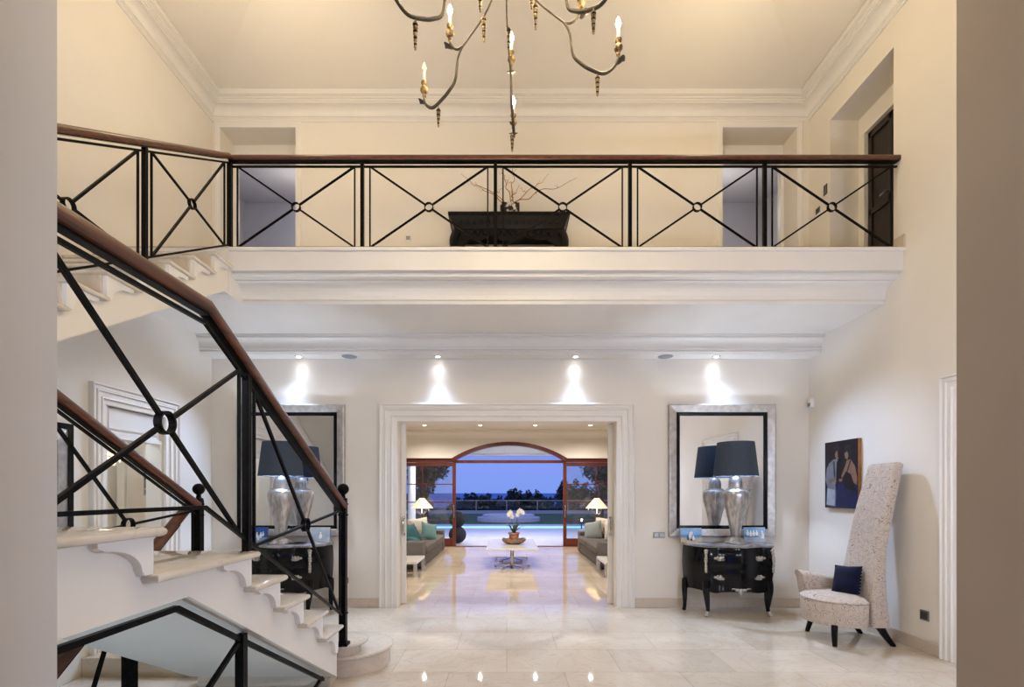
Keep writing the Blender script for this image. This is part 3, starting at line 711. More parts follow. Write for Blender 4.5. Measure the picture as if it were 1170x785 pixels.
# gallery railing
GY = 5.06
b = thing('gallery_balustrade', 'long black iron railing with five crossed panels and wooden handrail along the gallery edge', 'balustrade', (.6, GY, ZG + .006))
P = lambda x, z: (x, GY, z)
zb_, zt_ = (lambda s: 4.127), (lambda s: 4.975)
px = [-2.90, -1.5125, -.119, 1.29, 2.70]
for nm, z in (('bottom_rail', 4.127), ('top_rail', 4.975)):
    m = MB(); m.bar(P(-2.9, z), P(4.085, z), .016, .018); m.build(nm, 'iron', b)
m = MB(); m.sweep([P(-2.905, 5.056), P(4.10, 5.056)], HR); m.build('handrail', 'handrail', b, smooth=40)
m = MB(); m.bar(P(-2.9, 5.0255), P(4.09, 5.0255), .056, .012); m.build('dark_underside', 'iron', b)  # black strip standing in for the shaded underside of the wood
for i, x in enumerate(px):
    hw = .024 if i == 0 else .018
    m = MB(); m.box(x - hw, x + hw, GY - .018, GY + .018, ZG + .007, 5.02); m.build('post', 'iron', b, bevel=.002)
for i in range(5):
    cross_panel(b, P, px[i] + .08, (px[i + 1] - .08) if i < 4 else 4.03, zb_, zt_, 'y')

# basement railing hung under the lower stair
X = -1.43
so = lambda y: 1.06 if y <= 2.09 else 1.06 - .572 * (y - 2.09)
b = thing('basement_balustrade', 'black iron railing under the lower stair, following its sloping underside', 'balustrade', (X, 2.6, .1), 'basement railings')
m = MB(); m.sweep([(X, 1.0, so(1)), (X, 2.09, so(2.09)), (X, 3.76, so(3.76))], [(-.012, -.012), (.012, -.012), (.012, .012), (-.012, .012)]); m.build('top_rail', 'iron', b)
m = MB(); m.bar((X, 1.0, .14), (X, 2.6, -.1), .02, .022); m.bar((X, 2.6, -.1), (X, 4.08, -.75), .02, .022); m.build('bottom_rail', 'iron', b)
m = MB(); m.box(X - .023, X + .023, 2.58, 2.626, -.9, .80); m.build('post', 'iron', b, bevel=.002)
for p, q in (((2.57, .76), (1.2, .02)), ((2.66, -.1), (3.74, .13)), ((1.05, 1.0), (2.57, -.1))):
    m = MB(); m.bar((X, *p), (X, *q), .022, .022); m.build('cross_bar', 'iron', b)
X = -2.64
hb = lambda y: 1.40 - .776 * (3.94 - y)
b = thing('basement_balustrade', 'railing with wooden handrail descending steeply to the basement beside the ball-topped newel', 'balustrade', (X, 3.4, -.5), 'basement railings')
m = MB(); m.sweep([(X, 4.0, hb(4.0)), (X, 1.7, hb(1.7))], HR); m.build('handrail', 'handrail', b, smooth=40)
m = MB(); m.bar((X, 3.88, hb(3.88) - .045), (X, 1.7, hb(1.7) - .045), .03, .03); m.build('top_rail', 'iron', b)
m = MB(); m.box(X - .024, X + .024, 3.38, 3.43, -.72, hb(3.4) - .06); m.build('post', 'iron', b, bevel=.002)
for y in (3.33,):
    m = MB(); m.box(X - .01, X + .01, y - .01, y + .01, -.6, hb(y) - .06); m.build('baluster', 'iron', b)
m = MB(); m.bar((X, 3.3, hb(3.3) - .06), (X, 2.6, -.9), .02, .02); m.build('cross_bar', 'iron', b)
m = MB(); m.bar((X, 3.43, -.62), (X, 1.9, -1.75), .02, .02); m.build('bottom_rail', 'iron', b)
# ================================================================== chandelier
CX, CY = 0.0, 2.8
ch = thing('chandelier', 'large aged iron chandelier with curved arms, candle bulbs and carved gilt spiral drops', 'chandelier', (CX, CY, 7.38))
m = MB(); m.tube([(CX, CY, 7.38), (CX, CY, 5.6)], .012, 8); m.lathe([(.01, -.16), (.05, -.13), (.075, -.05), (.08, 0)], (CX, CY, 7.38), 20); m.build('stem', 'bronze', ch, smooth=40)
m = MB(); m.lathe([(.012, 4.50), (.03, 4.53), (.05, 4.6), (.06, 4.68), (.045, 4.8), (.03, 4.95), (.035, 5.2), (.06, 5.4), (.03, 5.55), (.014, 5.62)], (CX, CY, 0), 20); m.build('column', 'gilt', ch, smooth=50)
def drop_mb(top, ln, r=.014):
    m = MB(); prof = [(.003, 0), (.004, -.012), (r * .8, -.02)]; n = 8
    for i in range(n):
        z = -.022 - (ln - .03) * i / n; q = r * (1.05 - .55 * i / n); dz = (ln - .03) / n
        prof += [(q * .5, z), (q, z - dz * .3), (q, z - dz * .6), (q * .5, z - dz * .97)]
    prof += [(r * .35, -ln + .006), (r * .42, -ln + .003), (.001, -ln)]
    m.lathe(prof, top, 10)
    for j in range(3, len(prof) - 4):
        if (j - 3) % 4 == 3 or (j - 3) % 4 == 2 and j % 8 > 3:
            for q in range(10): m.mi[j * 10 + q] = 1
    return m
outer = [(.03, 4.95), (.06, 4.68), (.10, 4.53), (.17, 4.44), (.30, 4.355), (.345, 4.325), (.375, 4.27), (.395, 4.15), (.44, 4.105), (.50, 4.075), (.585, 4.06), (.65, 4.11), (.675, 4.165)]
inner = [(.335, 4.33), (.38, 4.335), (.42, 4.37), (.445, 4.41)]
LIT = []
for ai, ang in enumerate((8, 86, 144, 208, 268, 325)):
    ca, sa = math.cos(ang * D2R), math.sin(ang * D2R)
    Q = lambda r, z, t=0: (CX + r * ca - t * sa, CY + r * sa + t * ca, z)
    wob = .012 * math.sin(ai * 2.1)
    m = MB(); pth = spline([Q(r, z, wob * math.sin(r * 9)) for r, z in outer], 5)
    n = len(pth); m.tube(pth, [.0055 + .0045 * min(1, max(0, (i - n * .35) / (n * .3))) - .004 * max(0, (i - n * .85) / (n * .15)) for i in range(n)], 8)
    arm = m.build('arm', 'bronze', ch, smooth=50)
    m = MB(); pth = spline([Q(r, z) for r, z in inner], 5); m.tube(pth, [.0055 + .003 * math.sin(PI * i / (len(pth) - 1)) for i in range(len(pth))], 8)
    m.build('branch', 'bronze', arm, smooth=50)
    for r, z, lr in ((.675, 4.165, .715), (.445, 4.41, .485)):
        m = MB(); lp = []                                              # curled leaf at the arm tip
        for i in range(7):
            t = i / 6; wdt = .032 * math.sin(PI * (t * .8 + .16)) + .003
            c = Q(lr - .045 + .045 * t, z - .02 + .012 * t)
            lp.append([(c[0] + sa * wdt, c[1] - ca * wdt, c[2] + .012 * t), (c[0], c[1], c[2] - .008), (c[0] - sa * wdt, c[1] + ca * wdt, c[2] + .012 * t), (c[0], c[1], c[2] + .004)])
        m.loft(lp); m.build('leaf', 'bronze', arm, smooth=50)
        c = Q(r, z)
        m = MB(); m.lathe([(.006, -.01), (.006, .012), (.012, .016), (.012, .03), (.008, .034), (.02, .044), (.027, .056), (.026, .066), (.014, .078), (.011, .088), (.019, .098), (.021, .11), (.012, .118)], c, 16); m.build('candle_cup', 'gilt', arm, smooth=50)
        m = MB(); m.lathe([(.0085, .116), (.0085, .178), (.006, .18)], c, 12); m.build('candle', 'candle', arm, smooth=40)
        on = not (ai == 2 and r > .5)
        m = MB(); m.lathe([(.006, .178), (.014, .194), (.0155, .206), (.010, .226), (.001, .246)], c, 12); m.build('bulb', 'bulb' if on else 'bulb_off', arm, smooth=60)
        if on: LIT.append((c[0], c[1], c[2] + .205))
    drop_mb(Q(.545, 4.055), .135 + .03 * (ai == 3)).build('spiral_drop', ['gilt', 'ebony'], arm, smooth=45)
    drop_mb(Q(.17, 4.43), .165).build('spiral_drop', ['gilt', 'ebony'], arm, smooth=45)

# ================================================================== commodes
def make_commode():
    r = thing('commode', 'black lacquer commode with silver mounts, beneath the right-hand mirror', 'chest of drawers', (0, 0, 0), 'commodes')
    # local frame: x across, y=0 at the back (towards +Y world), front towards -y
    sw = [(0, -.02), (.30, -.03), (.42, .0), (.55, .035), (.68, .05), (.78, .035), (.87, 0)]
    def front(u, z, off=0):
        # u -1..1 along the front
        s = lerp(sw, z)
        y = -.43 - s * .5 - .035 * math.cos(PI * u * 1.0) - .018 * math.cos(2 * PI * u) - off
        return (u * (.415 + s * .25), y, z)
    def outline(z, off=0):
        s = lerp(sw, z); pts = []
        hb = .555 + s * .3
        for i in range(9):
            t = i / 8; x0, y0 = -hb, -.015; x1, y1 = front(-1, z)[:2]
            pts.append((x0 + (x1 - x0) * t - (.03 + s * .4) * math.sin(PI * t) - off, y0 + (y1 - y0) * t - .01 * math.sin(PI * t)))
        for i in range(1, 17): pts.append(front(-1 + 2 * i / 16, z, off)[:2])
        for i in range(1, 9):
            x, y = pts[8 - i]; pts.append((-x, y))
        return pts
    m = MB(); zs = [.285, .32, .36, .42, .48, .54, .60, .66, .72, .78, .83, .868]
    L = []
    for j, z in enumerate(zs):
        o = outline(z); n = len(o)
        L.append([(x, y, z + (.045 * abs(math.sin(PI * 3 * i / (n - 1))) if j == 0 else 0)) for i, (x, y) in enumerate(o)])
    m.loft(L); m.build('body', 'lacquer', r, smooth=40)
    m = MB(); L = []
    for z, off in ((.868, .012), (.872, .022), (.892, .028), (.902, .022), (.905, .012)): L.append([(x * (1 + off * .9), y - (off if y < -.05 else -.0), z) for x, y in outline(.868)])
    m.loft(L); m.build('marble_top', 'marble_top', r, smooth=35)
    for z0, z1 in ((.62, .845), (.385, .60)):
        m = MB(); L = []
        for i in range(25):
            u = -.86 + 1.72 * i / 24
            col = [front(u, z0 + (z1 - z0) * k / 6, .009 if 0 < k < 6 and 0 < i < 24 else .001) for k in range(7)]
            L.append(col)
        m.loft(L, cap=False, closed=False); d = m.build('drawer', 'lacquer', r, smooth=50)
        for u in (-.56, .56):
            z = (z0 + z1) / 2 + .0; c = Vector(front(u, z, .012)); m = MB()
            for dx, dz, a, bz in ((-.065, .005, .022, .016), (-.035, .016, .02, .018), (-.035, -.012, .018, .012), (0, .0, .026, .022), (.035, .016, .02, .018), (.035, -.012, .018, .012), (.065, .005, .022, .016), (0, .024, .012, .012)):
                m.ball((c.x + dx, c.y, c.z + dz), 1, 8, 6, a, .006, bz)
            m.tube([(c.x - .045, c.y - .004, c.z), (c.x - .03, c.y - .022, c.z - .022), (c.x + .03, c.y - .022, c.z - .022), (c.x + .045, c.y - .004, c.z)], .005, 6)
            m.build('handle', 'ormolu', d, smooth=60)
    for sx in (-1, 1):
        # cabriole legs
        s = Vector(front(sx * .95, .36)); m = MB()
        pth = spline([(s.x, s.y + .03, .44), (s.x + sx * .012, s.y + .015, .34), (s.x - sx * .002, s.y + .02, .2), (s.x - sx * .012, s.y + .02, .09), (s.x + sx * .005, s.y + .004, .025), (s.x + sx * .016, s.y - .006, 0)], 4)
        n = len(pth); m.tube(pth, [.055 - .033 * min(1, i / (n * .6)) for i in range(n)], 10); lg = m.build('leg', 'lacquer', r, smooth=50)
        m = MB(); m.tube(pth[-9:], [.018, .021, .023, .0235, .024, .025, .026, .027, .026], 10); m.build('sabot', 'ormolu', lg, smooth=50)
        m = MB(); pth = spline([(sx * .54, -.05, .42), (sx * .55, -.05, .3), (sx * .545, -.045, .15), (sx * .55, -.05, .05), (sx * .56, -.055, 0)], 4); n = len(pth)
        m.tube(pth, [.045 - .02 * min(1, i / (n * .6)) for i in range(n)], 10); m.build('leg', 'lacquer', r, smooth=50)
        # corner mount
        m = MB()
        for k in range(9):
            z = .83 - k * .032; c = front(sx * .985, z, .004); m.ball((c[0] + sx * .004, c[1], z), 1, 8, 6, .016 + .012 * abs(math.cos(k * .9)) * (1 - k / 12), .014, .022)
        m.build('corner_mount', 'ormolu', r, smooth=60)
    m = MB(); c = Vector(front(0, .33, .006))
    for dx, dz, a, bz in ((0, -.005, .032, .04), (-.042, .016, .034, .018), (.042, .016, .034, .018), (-.09, .03, .032, .011), (.09, .03, .032, .011), (0, -.038, .018, .02)): m.ball((c.x + dx, c.y, c.z + dz), 1, 8, 6, a, .008, bz)
    m.build('apron_mount', 'ormolu', r, smooth=60)
    return r
CMX = 2.92
cm = make_commode(); cm.location = (CMX, 6.49, 0)
copy_tree(cm, None, (-CMX + .03, 6.49, 0), 'black lacquer commode with silver mounts, seen through the stair railing')

# mirrors
def make_mirror(label, x):
    hw, z0, z1 = .72, .965, 2.755
    r = thing('wall_mirror', label, 'mirror', (x, YB, z0), 'silver framed mirrors')
    fn = lambda u, z, d: (u, YB - d, z)
    def frame(prof):
        mb = MB(); L = []
        for w, d in prof: L.append([fn(x - hw + w, z0 + w, d), fn(x + hw - w, z0 + w, d), fn(x + hw - w, z1 - w, d), fn(x - hw + w, z1 - w, d)])
        return mb.loft(L, cap=False)
    frame([(0, 0), (0, .045), (.006, .052), (.016, .054), (.09, .038), (.10, .036), (.104, .03), (.104, .004)]).build('frame', 'frame_silver', r)
    frame([(.104, .004), (.104, .028), (.112, .03), (.145, .026), (.152, .022), (.152, .004)]).build('inner_frame', 'lacquer', r)
    m = MB(); m.box(x - hw + .14, x + hw - .14, YB - .016, YB - .004, z0 + .14, z1 - .14); m.build('glass', 'mirror', r)
    return r
make_mirror('tall silver framed mirror right of the wide doorway, near the patterned chair', 2.915)
make_mirror('tall silver framed mirror behind the stair railing, left of the wide doorway', -2.915)

# table lamps
def make_lamp():
    r = thing('table_lamp', 'silver urn lamp with charcoal drum shade on the right-hand black commode', 'lamp', (0, 0, 0), 'silver urn lamps')
    m = MB(); m.lathe([(.128, 0), (.13, .012), (.125, .025), (.105, .036), (.10, .05), (.075, .07), (.055, .082), (.05, .092)], n=32); m.build('foot', 'silver', r, smooth=50)
    m = MB(); m.lathe([(.05, .09), (.058, .10), (.062, .14), (.08, .24), (.105, .36), (.135, .48), (.155, .57), (.162, .625), (.158, .66), (.145, .68), (.125, .692), (.115, .70)], n=32); m.build('urn', 'silver', r, smooth=50)
    m = MB(); m.lathe([(.115, .698), (.118, .706), (.09, .715), (.086, .735), (.086, .78), (.08, .815), (.06, .845), (.03, .865), (.012, .87), (.012, .93)], n=32); m.build('urn_lid', 'silver', r, smooth=50)
    m = MB(); m.lathe([(.272, .868), (.222, 1.305), (.219, 1.305), (.269, .868)], n=40, cap=False); m.add(*(lambda v, f: (v, f))([], [])); 
    m.loft([[(.272 * math.cos(2 * PI * k / 40), .272 * math.sin(2 * PI * k / 40), .868) for k in range(40)], [(.269 * math.cos(2 * PI * k / 40), .269 * math.sin(2 * PI * k / 40), .868) for k in range(40)]], cap=False)
    s = m.build('shade', 'shade', r, smooth=40)
    m = MB(); m.tube([(.012, 0, .93), (.012, 0, 1.27)], .004, 6)
    for k in range(3): a = k * 2 * PI / 3; m.tube([(0, 0, 1.27), (.222 * math.cos(a), .222 * math.sin(a), 1.29)], .003, 6)
    m.build('shade_fitter', 'steel', s)
    m = MB(); m.ball((-.03, 0, 1.0), .028, 12, 8); m.build('bulb', 'spot', r, smooth=60)
    return r
lp = make_lamp(); lp.location = (2.955, 6.24, .9052)
copy_tree(lp, None, (-2.915, 6.24, .9052), 'silver urn lamp with charcoal drum shade, seen through the stair railing')

# small beach paintings leaning on the commodes
RP = random.Random(11)
flat('p_sky', (.22, .36, .55)); flat('p_sea', (.10, .22, .40)); flat('p_sand', (.42, .36, .25)); flat('p_white', (.75, .74, .72)); flat('p_dark', (.05, .06, .09)); flat('p_grey', (.35, .38, .40)); flat('p_blue', (.03, .09, .30))
def beach(label, cx, w, h, y, fig, sky='p_sky', sea='p_sea', sand='p_sand', tilt=8):
    z0 = .9055
    r = thing('small_painting', label, 'painting', (cx, y, z0), 'beach paintings on the commodes')
    m = MB(); m.box(-w / 2, w / 2, 0, .014, 0, h)
    m.m = 1; m.box(-w / 2 + .002, w / 2 - .002, -.001, .002, h * .52, h - .002)
    m.m = 2; m.box(-w / 2 + .002, w / 2 - .002, -.0012, .002, h * .33, h * .53)
    m.m = 3; m.box(-w / 2 + .002, w / 2 - .002, -.0011, .002, .002, h * .34)
    for fx, fz, s, k in fig:
        m.m = k; m.prism([(fx - s * .25, fz), (fx - s * .32, fz + s * .6), (fx - s * .1, fz + s * .95), (fx + s * .12, fz + s * .95), (fx + s * .34, fz + s * .55), (fx + s * .2, fz)], 'y', -.0025, .001)
        m.prism([(fx + s * .16 * math.cos(a * PI / 4), fz + s * 1.1 + s * .16 * math.sin(a * PI / 4)) for a in range(8)], 'y', -.0025, .001)
    m.xf(Matrix.Translation((cx, y, z0)) @ Matrix.Rotation(-tilt * D2R, 4, 'X'))
    m.build('canvas', ['canvas_edge', sky, sea, sand, 'p_white', 'p_dark', 'p_grey'], r)
beach('small blue beach painting left of the lamp, on the right-hand commode', 2.435, .285, .19, 6.37, [(-.01, .045, .075, 4), (.01, .10, .045, 4), (-.04, .03, .06, 5), (.03, .03, .05, 4), (.0, .02, .05, 5)])
beach('small beach painting of figures in a row, right of the lamp by the patterned chair', 3.275, .29, .20, 6.37, [(-.09, .09, .06, 4), (-.05, .08, .06, 4), (-.01, .085, .06, 4), (.03, .09, .055, 4), (.07, .06, .08, 6), (.10, .05, .085, 4)], sky='p_sky', sand='p_grey')
beach('small bright blue painting left of the lamp behind the stair railing', -3.28, .24, .20, 6.37, [(-.02, .06, .06, 4), (.03, .06, .06, 4), (.0, .03, .05, 4), (.06, .08, .05, 4)], sky='p_blue', sea='p_blue', sand='p_sky')
beach('small grey seaside painting right of the lamp behind the stair railing', -2.48, .29, .20, 6.37, [(-.08, .05, .06, 6), (-.03, .06, .06, 6), (.02, .05, .07, 4), (.07, .06, .07, 6)], sky='p_grey', sea='p_sky', sand='p_grey')
s = thing('trinket_dish', 'flat dark dish between lamp and grey painting, behind the stair railing', 'dish', (-2.68, 6.2, .9055))
m = MB(); m.lathe([(.05, 0), (.08, .006), (.105, .018), (.10, .018), (.07, .01), (.01, .008)], (-2.68, 6.2, .9055), 24, 1, .7); m.build('dish', 'lacquer', s, smooth=40)

# ================================================================== high-backed chair
ca = thing('accent_chair', 'tall narrow high-backed chair in cream swirl fabric with one rolled arm, against the right wall', 'chair', (3.62, 5.15, 0))
XF = [(.19, 3.70), (.45, 3.70), (.78, 3.727), (1.03, 3.767), (1.45, 3.84), (1.84, 3.94), (1.9, 3.95)]
XRr = [(.19, 3.90), (.5, 3.855), (.78, 3.845), (1.03, 3.86), (1.4, 3.935), (1.84, 4.025), (1.9, 4.03)]
YFAR = [(.19, 5.48), (.45, 5.45), (.78, 5.36), (1.2, 5.335), (1.84, 5.29), (1.9, 5.28)]
def rrect(x0, x1, y0, y1, r, z, dz=0):
    pts = []
    for cx, cy_, a0 in ((x1 - r, y1 - r, 0), (x0 + r, y1 - r, 90), (x0 + r, y0 + r, 180), (x1 - r, y0 + r, 270)):
        for k in range(5): a = (a0 + 22.5 * k) * D2R; pts.append((cx + r * math.cos(a), cy_ + r * math.sin(a), z))
    return pts
m = MB(); L = []
for i in range(25):
    z = .19 + 1.65 * i / 24; L.append(rrect(lerp(XF, z), lerp(XRr, z), 4.885, lerp(YFAR, z), .03, z))
for k in range(1, 5):
    a = k * 22 * D2R; z = 1.84 + .03 * math.sin(a); q = .03 * (1 - math.cos(a)); L.append(rrect(lerp(XF, z) + q, lerp(XRr, z) - q, 4.885 + q, lerp(YFAR, z) - q, .028, z))
m.loft(L); bk = m.build('backrest', 'swirl', ca, smooth=50)
ol = chaikin([(3.70, 4.84), (3.5, 4.835), (3.36, 4.88), (3.25, 4.98), (3.195, 5.13), (3.22, 5.32), (3.33, 5.45), (3.50, 5.49), (3.70, 5.49)], 3)
cxs, cys = 3.5, 5.16
def inset(d, z): return [(x + (cxs - x) * d / math.hypot(cxs - x, cys - y), y + (cys - y) * d / math.hypot(cxs - x, cys - y), z) for x, y in ol]
m = MB(); m.loft([inset(.05, .185), inset(.012, .195), inset(.004, .23), inset(0, .36), inset(-.004, .405), inset(.006, .43)]); m.build('seat_base', 'swirl', ca, smooth=50)
m = MB(); m.loft([inset(.006, .43), inset(-.008, .437), inset(-.008, .447), inset(.004, .455), inset(.04, .485), inset(.10, .50), inset(.2, .507)]); m.build('seat', 'swirl', ca, smooth=60)
# rolled arm along the far side
m = MB(); L = []
for i in range(13):
    t = i / 12; x = 3.74 - .43 * t
    zt = .60 + .09 * t; fl = .025 + .07 * t ** 2; y0 = 5.40
    sec = [(-.04, .40), (-.05, .50), (-.05, zt - .07), (-.045 - .01, zt - .03), (-.03, zt), (.0, zt + .012), (.03, zt + .005), (.055, zt - .02), (.06, zt - .05), (.05, zt - .08), (.055, .45), (.05, .40)]
    L.append([(x - max(0, (z - .5)) * fl * 3.2, y0 + 1.3 * y, z) for y, z in sec])
m.loft(L); m.build('armrest', 'swirl', ca, smooth=60)
def leg(pts, r0, r1):
    m = MB(); p = spline(pts, 5); n = len(p); m.tube(p, [r0 + (r1 - r0) * i / (n - 1) for i in range(n)], 10); m.build('leg', 'ebony', ca, smooth=50)
leg([(3.345, 4.93, .21), (3.335, 4.915, .1), (3.325, 4.895, 0)], .032, .021)
leg([(3.80, 4.93, .21), (3.845, 4.92, .12), (3.93, 4.905, 0)], .045, .022)
leg([(3.42, 5.40, .21), (3.40, 5.42, .1), (3.38, 5.44, 0)], .032, .021)
leg([(3.80, 5.38, .21), (3.85, 5.37, .12), (3.93, 5.36, 0)], .04, .022)
def pillow_mb(c, w, h, t, rot):
    m = MB(); n = 12; L = []
    F, B = [], []
    for i in range(n + 1):
        for j in range(n + 1):
            u, v = -1 + 2 * i / n, -1 + 2 * j / n
            k = (1 - abs(u) ** 2.6) * (1 - abs(v) ** 2.6); pin = 1 - .07 * (1 - abs(u * v)) * (abs(u) ** 4 + abs(v) ** 4)
            x, y = u * w / 2 * pin, v * h / 2 * pin; z = t / 2 * max(0, k) ** .55
            F.append((x, y, z)); B.append((x, y, -z))
    fs = [(i * (n + 1) + j, (i + 1) * (n + 1) + j, (i + 1) * (n + 1) + j + 1, i * (n + 1) + j + 1) for i in range(n) for j in range(n)]
    m.add(F, fs); m.add(B, fs)
    m.xf(Matrix.Translation(c) @ rot); return m
def Rm(rx, ry, rz): return Matrix.Rotation(rz * D2R, 4, 'Z') @ Matrix.Rotation(ry * D2R, 4, 'Y') @ Matrix.Rotation(rx * D2R, 4, 'X')
r = thing('cushion', 'small navy blue cushion leaning on the patterned high-backed chair', 'cushion', (3.6, 5.1, .5))
pillow_mb((3.60, 5.12, .64), .27, .31, .13, Rm(90, 0, -62) @ Rm(-22, 0, 4)).build('cover', 'navy', r, smooth=70)
m = MB()
for k in range(8):
    p = Vector((3.665, 4.995 + .004 * k, .76 - k * .035)); m.ball(p, .011, 8, 6)
m.build('fringe', 'navy', r, smooth=60)

# ================================================================== wall things in the hall
# unframed canvas of a couple in evening dress: a plain dark figure painting
r = thing('wall_picture', 'dark canvas of two figures, one in a pale grey coat, above the patterned chair', 'painting', (XR, 5.88, 1.372))
y0, y1, z0, z1 = 5.59, 6.17, 1.372, 2.194
for n_, c_ in (('q_black', (.012, .008, .012)), ('q_navy', (.012, .016, .055)), ('q_coat', (.15, .155, .175)), ('q_skin', (.17, .10, .068)), ('q_pale', (.30, .32, .38)), ('q_hair', (.018, .014, .016)), ('q_shadow', (.045, .04, .055))): flat(n_, c_, .5)
m = MB(); m.box(XR - .04, XR, y0, y1, z0, z1); f0 = XR - .04
m.m = 1; m.box(f0 - .001, f0 + .002, y0 + .002, y1, z0, z1)
def U(a, b): return (y1 - a * (y1 - y0), z1 - b * (z1 - z0))         # a,b: 0..1 from the top-left as seen
def shape(k, pts, d):
    m.m = k; q = [U(*p) for p in pts]; m.prism(q, 'x', f0 - d, f0)
shape(2, [(.30, .62), (.95, .60), (1, .66), (1, 1), (.30, 1)], .0016)
shape(3, [(.06, .40), (.14, .32), (.27, .27), (.40, .26), (.42, .45), (.33, .66), (.36, .78), (.34, .98), (.05, .96), (.10, .70), (.02, .58)], .002)
shape(7, [(.26, .30), (.31, .29), (.34, .50), (.30, .62), (.28, .45)], .0024)
shape(1, [(.38, .30), (.46, .32), (.44, .60), (.38, .72), (.36, .55)], .0024)
shape(4, [(.32, .16), (.37, .14), (.45, .15), (.47, .21), (.44, .26), (.38, .28), (.33, .23)], .0024)
shape(6, [(.40, .15), (.46, .15), (.48, .22), (.45, .27), (.42, .24)], .0027)
shape(6, [(.29, .17), (.30, .09), (.37, .05), (.48, .06), (.52, .13), (.48, .17), (.42, .145), (.36, .15), (.33, .18), (.32, .22), (.30, .22)], .003)
shape(4, [(.61, .20), (.65, .17), (.71, .18), (.73, .24), (.70, .29), (.64, .27)], .0024)
shape(6, [(.60, .18), (.62, .10), (.70, .07), (.80, .10), (.84, .19), (.80, .27), (.74, .27), (.74, .20), (.68, .17), (.63, .19)], .003)
shape(4, [(.68, .30), (.80, .29), (.92, .40), (.98, .56), (.97, .66), (.86, .62), (.80, .50), (.66, .46), (.54, .56), (.52, .52), (.62, .40)], .0022)
shape(1, [(.66, .48), (.80, .50), (.90, .66), (.96, .76), (.62, .70), (.56, .58)], .0028)
shape(1, [(.78, .30), (.81, .30), (.70, .48), (.67, .48)], .003)
shape(4, [(.15, .58), (.25, .55), (.36, .55), (.36, .58), (.24, .61), (.18, .63)], .003)
shape(4, [(.44, .57), (.54, .56), (.55, .60), (.46, .61)], .003)
shape(5, [(.08, .70), (.32, .73), (.31, .97), (.06, .95)], .0028)
m.build('canvas', ['canvas_edge', 'q_black', 'q_navy', 'q_coat', 'q_skin', 'q_pale', 'q_hair', 'q_shadow'], r)

def plate(name, label, cat, c, ax, w, h, mats, n=1, holes=0, group=None):
    r = thing(name, label, cat, c, group); x, y, z = c
    def bx(mb, u0, u1, z0_, z1_, d0, d1):
        if ax == 'y': mb.box(x + u0, x + u1, y - d1, y - d0, z + z0_, z + z1_)
        elif ax == 'x': mb.box(x - d1, x - d0, y + u0, y + u1, z + z0_, z + z1_)
        else: mb.box(x + d0, x + d1, y + u0, y + u1, z + z0_, z + z1_)
    m = MB(); bx(m, -w / 2, w / 2, -h / 2, h / 2, 0, .008); m.build('plate', mats[0], r, bevel=.002)
    for i in range(n):
        a = -w / 2 + w * i / n; m = MB(); bx(m, a + .012, a + w / n - .012, -h / 2 + .014, h / 2 - .014, .008, .012); m.build('rocker' if not holes else 'socket', mats[1], r, bevel=.001)
    return r
plate('light_switch', 'slim grey double switch plate left of the right-hand mirror', 'switch', (2.07, YB, .985), 'y', .155, .075, ['grey_plate', 'steel'], 2)
plate('power_socket', 'dark square power socket low on the right wall behind the chair', 'socket', (XR, 4.745, .355), 'x', .10, .10, ['grey_plate', 'dark_plastic'], 1, 1)
plate('power_socket', 'small dark socket low on the wall between newel post and wide doorway', 'socket', (-2.19, YB, .37), 'y', .08, .08, ['grey_plate', 'dark_plastic'], 1, 1)
plate('light_switch', 'small grey switch upstairs on the right wall, the lower and farther of two', 'switch', (XR, 6.37, ZG + 1.19), 'x', .085, .075, ['grey_plate', 'dark_plastic'], 1, 0)
plate('wall_switch_panel', 'dark control panel upstairs on the right wall beside the deep recess', 'control panel', (XR, 6.22, ZG + 1.37), 'x', .07, .13, ['dark_plastic', 'grey_plate'], 2)
plate('power_socket', 'small pale socket low on the gallery wall left of the carved console', 'socket', (-1.34, YB, ZG + .93), 'y', .08, .08, ['plastic', 'grey_plate'], 1, 1)
r = thing('motion_detector', 'small white alarm sensor high in the right corner beside the mirror', 'sensor', (4.085, 6.5, 2.76))
m = MB(); m.box(4.055, XR, 6.44, 6.52, 2.70, 2.82); m.build('housing', 'plastic', r, bevel=.012, seg=3)
m = MB(); m.box(4.05, 4.056, 6.455, 6.505, 2.715, 2.765); m.build('lens', 'grey_plate', r, bevel=.003)
r = thing('step_light', 'dark recessed strip light high on the left wall above the upper stair', 'light', (XL, 3.7, 3.98))
m = MB(); m.loft([[(XL, 3.42, 4.09), (XL, 3.70, 4.08), (XL, 3.70, 4.0), (XL, 3.42, 4.0)], [(XL + .012, 3.42, 4.09), (XL + .012, 3.70, 4.08), (XL + .012, 3.70, 4.0), (XL + .012, 3.42, 4.0)]]); m.build('frame', 'grey_plate', r)
m = MB(); m.box(XL + .012, XL + .016, 3.45, 3.67, 4.02, 4.06); m.build('louvre', 'dark_plastic', r)
# tall mirror on the left wall
r = thing('wall_mirror', 'black edged silver mirror on the left wall at the photo edge, below the stair handrail', 'mirror', (XL, 3.95, .3))
fr = lambda prof: MB().loft([[(XL + d, 3.45 + w, .3 + w), (XL + d, 4.43 - w, .3 + w), (XL + d, 4.43 - w, 2.185 - w), (XL + d, 3.45 + w, 2.185 - w)] for w, d in prof], cap=False)
fr([(0, 0), (0, .04), (.05, .04), (.05, .02)]).build('frame', 'lacquer', r); fr([(.05, .004), (.05, .03), (.16, .045), (.17, .02), (.17, .004)]).build('inner_frame', 'frame_silver', r)
m = MB(); m.box(XL + .004, XL + .012, 3.6, 4.28, .45, 2.03); m.build('glass', 'mirror', r)

